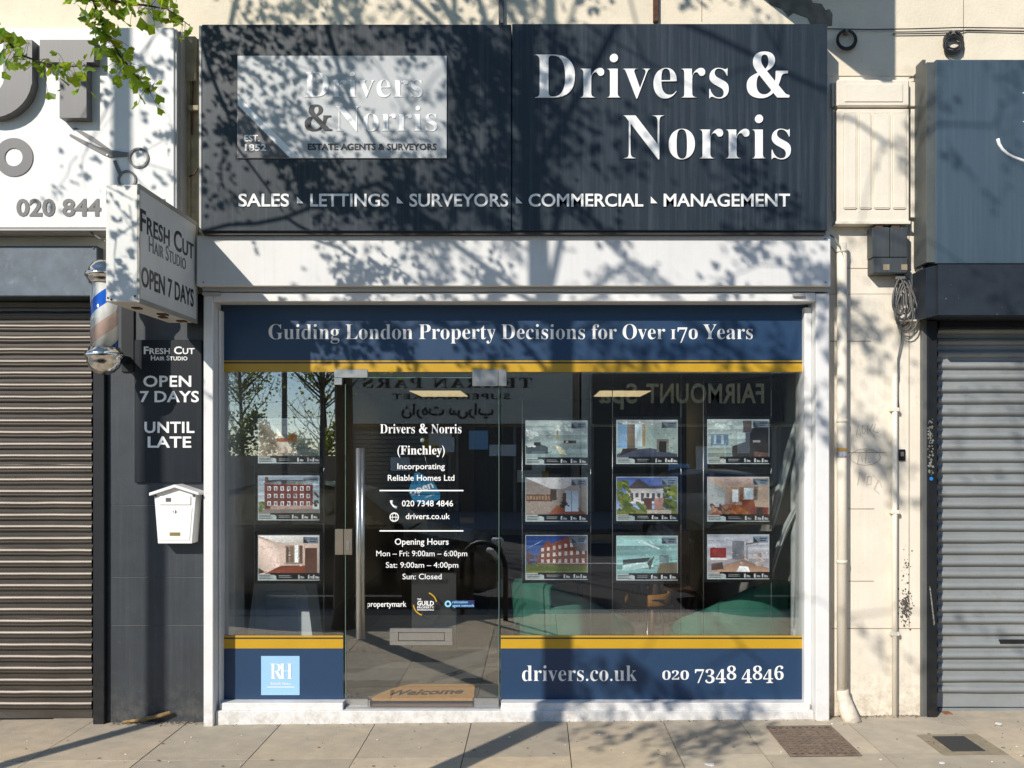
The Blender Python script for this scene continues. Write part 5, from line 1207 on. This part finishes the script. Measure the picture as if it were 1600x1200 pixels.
region(860, 1000, 440, 560, 6, 3.0, 3.6)
region(1000, 1260, 480, 600, 14, 3.0, 3.8)
region(900, 1260, 600, 760, 5, 3.6, 4.4)
region(860, 1010, 1000, 1110, 8, 4.0, 4.5)
region(1020, 1250, 1010, 1175, 16, 4.0, 4.6)
region(1250, 1290, 480, 760, 3, 3.8, 4.4)
region(1460, 1600, 180, 280, 8, 3.8, 4.4, 26)
region(1310, 1400, 600, 670, 4, 4.0, 4.5)
region(1300, 1370, 930, 980, 2, 4.3, 4.8, 18)
region(1330, 1400, 310, 370, 2, 3.8, 4.2, 18); region(1320, 1360, 430, 480, 2, 3.8, 4.2, 18)
region(1500, 1600, 445, 485, 2, 3.9, 4.3, 22); region(1500, 1600, 540, 600, 3, 4.0, 4.4); region(1500, 1550, 920, 970, 1, 4.4, 4.8)
region(205, 275, 45, 170, 5, 1.5, 2.2, 22); region(115, 175, 235, 300, 2, 1.6, 2.2, 20); region(225, 270, 250, 340, 2, 1.6, 2.2, 20)
region(160, 225, 285, 475, 13, 1.0, 1.8, 20, -.88)
# the branch that hangs into view at the top left
def spray(path, nl, seed_t):
    pts = [P(a, b, y) for a, b, y in path]; TR.tube(pts, [.008 - .006 * i / (len(pts) - 1) for i in range(len(pts))], 6)
    for a, b in zip(pts, pts[1:]):
        for _ in range(nl):
            q = a.lerp(b, rt.random()); o = Vector((rt.gauss(0, .035), rt.gauss(0, .05), rt.gauss(-.012, .035)))
            TR.tube([q, q + o * .5 + Vector((0, 0, .008)), q + o], .0010, 4, False); fan(CR, q + o, rt.uniform(.028, .066), rt, leafcol(), .7)
spray([(128, -60, -1.55), (142, -10, -1.5), (156, 30, -1.48), (172, 58, -1.45), (188, 88, -1.42), (204, 108, -1.42), (236, 146, -1.4)], 24, 1)
spray([(-90, 20, -1.6), (-30, 42, -1.55), (6, 56, -1.52), (28, 84, -1.5), (60, 96, -1.48), (96, 105, -1.45), (132, 103, -1.42)], 15, 2)
spray([(142, -10, -1.5), (190, 4, -1.46), (225, 8, -1.44), (262, 14, -1.42), (296, 40, -1.4)], 16, 3)
limb([trunk_at(4.7), Vector((-2.4, -2.3, 4.9)), Vector((-2.6, -1.75, 4.3)), P(128, -60, -1.55)], .02, .008)
limb([Vector((-2.6, -1.75, 4.3)), Vector((-3.2, -1.65, 4.1)), P(-90, 20, -1.6)], .012, .007)
# rest of the crown above and behind the camera
for _ in range(90):
    a, e_ = rt.uniform(0, 6.283), rt.uniform(-.4, 1); r_ = rt.uniform(.5, 2.2)
    p = Vector((-1.9 + r_ * math.cos(a), -3.6 + r_ * math.sin(a), 5.6 + 1.9 * e_))
    g = p + LDIR * ((-p.y) / LDIR.y)
    gx, gy = 840 + g.x * 250, 700 - (g.z - 1.72) * 250
    if -140 < gx < 1800 and -40 < gy < 1250: continue
    near = min(nodes, key=lambda q: (q - p).length); 
    if not inframe(near.lerp(p, .5)): TR.tube([near, p], [.007, .004], 5)
    twig(p, .5, Vector((rt.gauss(0, 1), rt.gauss(0, 1), .1)), 30, .062)
TR.build('trunk', M_bark, tree); CR.build('crown', M_leaf, tree, fix=False)

def far_tree(label, x, y, h, rad, n, m=None, name='street_tree'):
    o = thing(name, label, 'tree', (x, y, -.05), 'trees across the road'); a = MB(); c = MB()
    a.tube([(x, y, -.1), (x + .05, y, h * .35), (x - .05, y, h * .7), (x, y, h * .95)], [.075, .06, .045, .015], 8)
    for k in range(26):
        an = rt.uniform(0, 6.283); z0 = h * rt.uniform(.3, .75); L = rad * rt.uniform(.5, 1.0)
        p0 = Vector((x, y, z0)); p1 = p0 + Vector((L * .6 * math.cos(an), L * .6 * math.sin(an), L * .5)); p2 = p1 + Vector((L * .4 * math.cos(an + .4), L * .4 * math.sin(an + .4), L * .5)); a.tube([p0, p1, p2], [.022, .013, .004], 5)
        for q in range(n):
            f = rt.random(); b = p0.lerp(p1, .4 + .6 * f) if q % 2 else p1.lerp(p2, f)
            if q < 5: e = b + Vector((rt.gauss(0, .4), rt.gauss(0, .4), rt.uniform(.1, .7))); a.tube([b, e], [.007, .003], 4); b = e
            fan(c, b + Vector((rt.gauss(0, .22), rt.gauss(0, .22), rt.gauss(0, .22))), rt.uniform(.05, .105), rt, leafcol())
    a.build('trunk', M_bark, o); c.build('crown', M_leaf2, o)
far_tree('leafy tree across the road behind the garden wall, reflected at the left pane edge', -8.9, -22.5, 5.4, 1.5, 50)
far_tree('sparse twiggy tree across the road, reflected over the top left poster', -6.6, -23.5, 5.0, 1.7, 14)
far_tree('thin bare trunked street tree on the opposite pavement, reflected beside the door', -4.95, -15.6, 7.5, 1.6, 30)
far_tree('broad leafy tree far behind the garden wall', -12.4, -27, 7.5, 2.6, 70)
mb = MB(); tr_ = MB()
for k in range(5200):
    x = rt.uniform(-9.9, -5.3); h = 2.0 + .35 * math.sin(x * 2.1) + .25 * math.sin(x * 5.3 + 1); z = h * (1 - rt.random() ** 2 * .75) + abs(rt.gauss(0, .12))
    fan(mb, Vector((x, -21.6 + rt.gauss(0, .3), z)), rt.uniform(.06, .13), rt, leafcol())
tag(mb.build('hedge', M_leaf2, fix=False), 'loose green hedge behind the brick garden wall across the road', 'hedge')
tr_.bm.free()
# unseen board, added and shaped to throw the angular shadow at the top right
bs = thing('shadow_board', 'unseen board added above the picture to cast the angular shadow', 'sign', (1.4, -.5, 4.7))
mb = MB(); mb.prism([(.09, 4.62), (-1.22, 4.90), (-1.22, 6.3), (.09, 6.3)], 1.36, 1.42, 'x'); mb.build('board', M_signblue, bs)
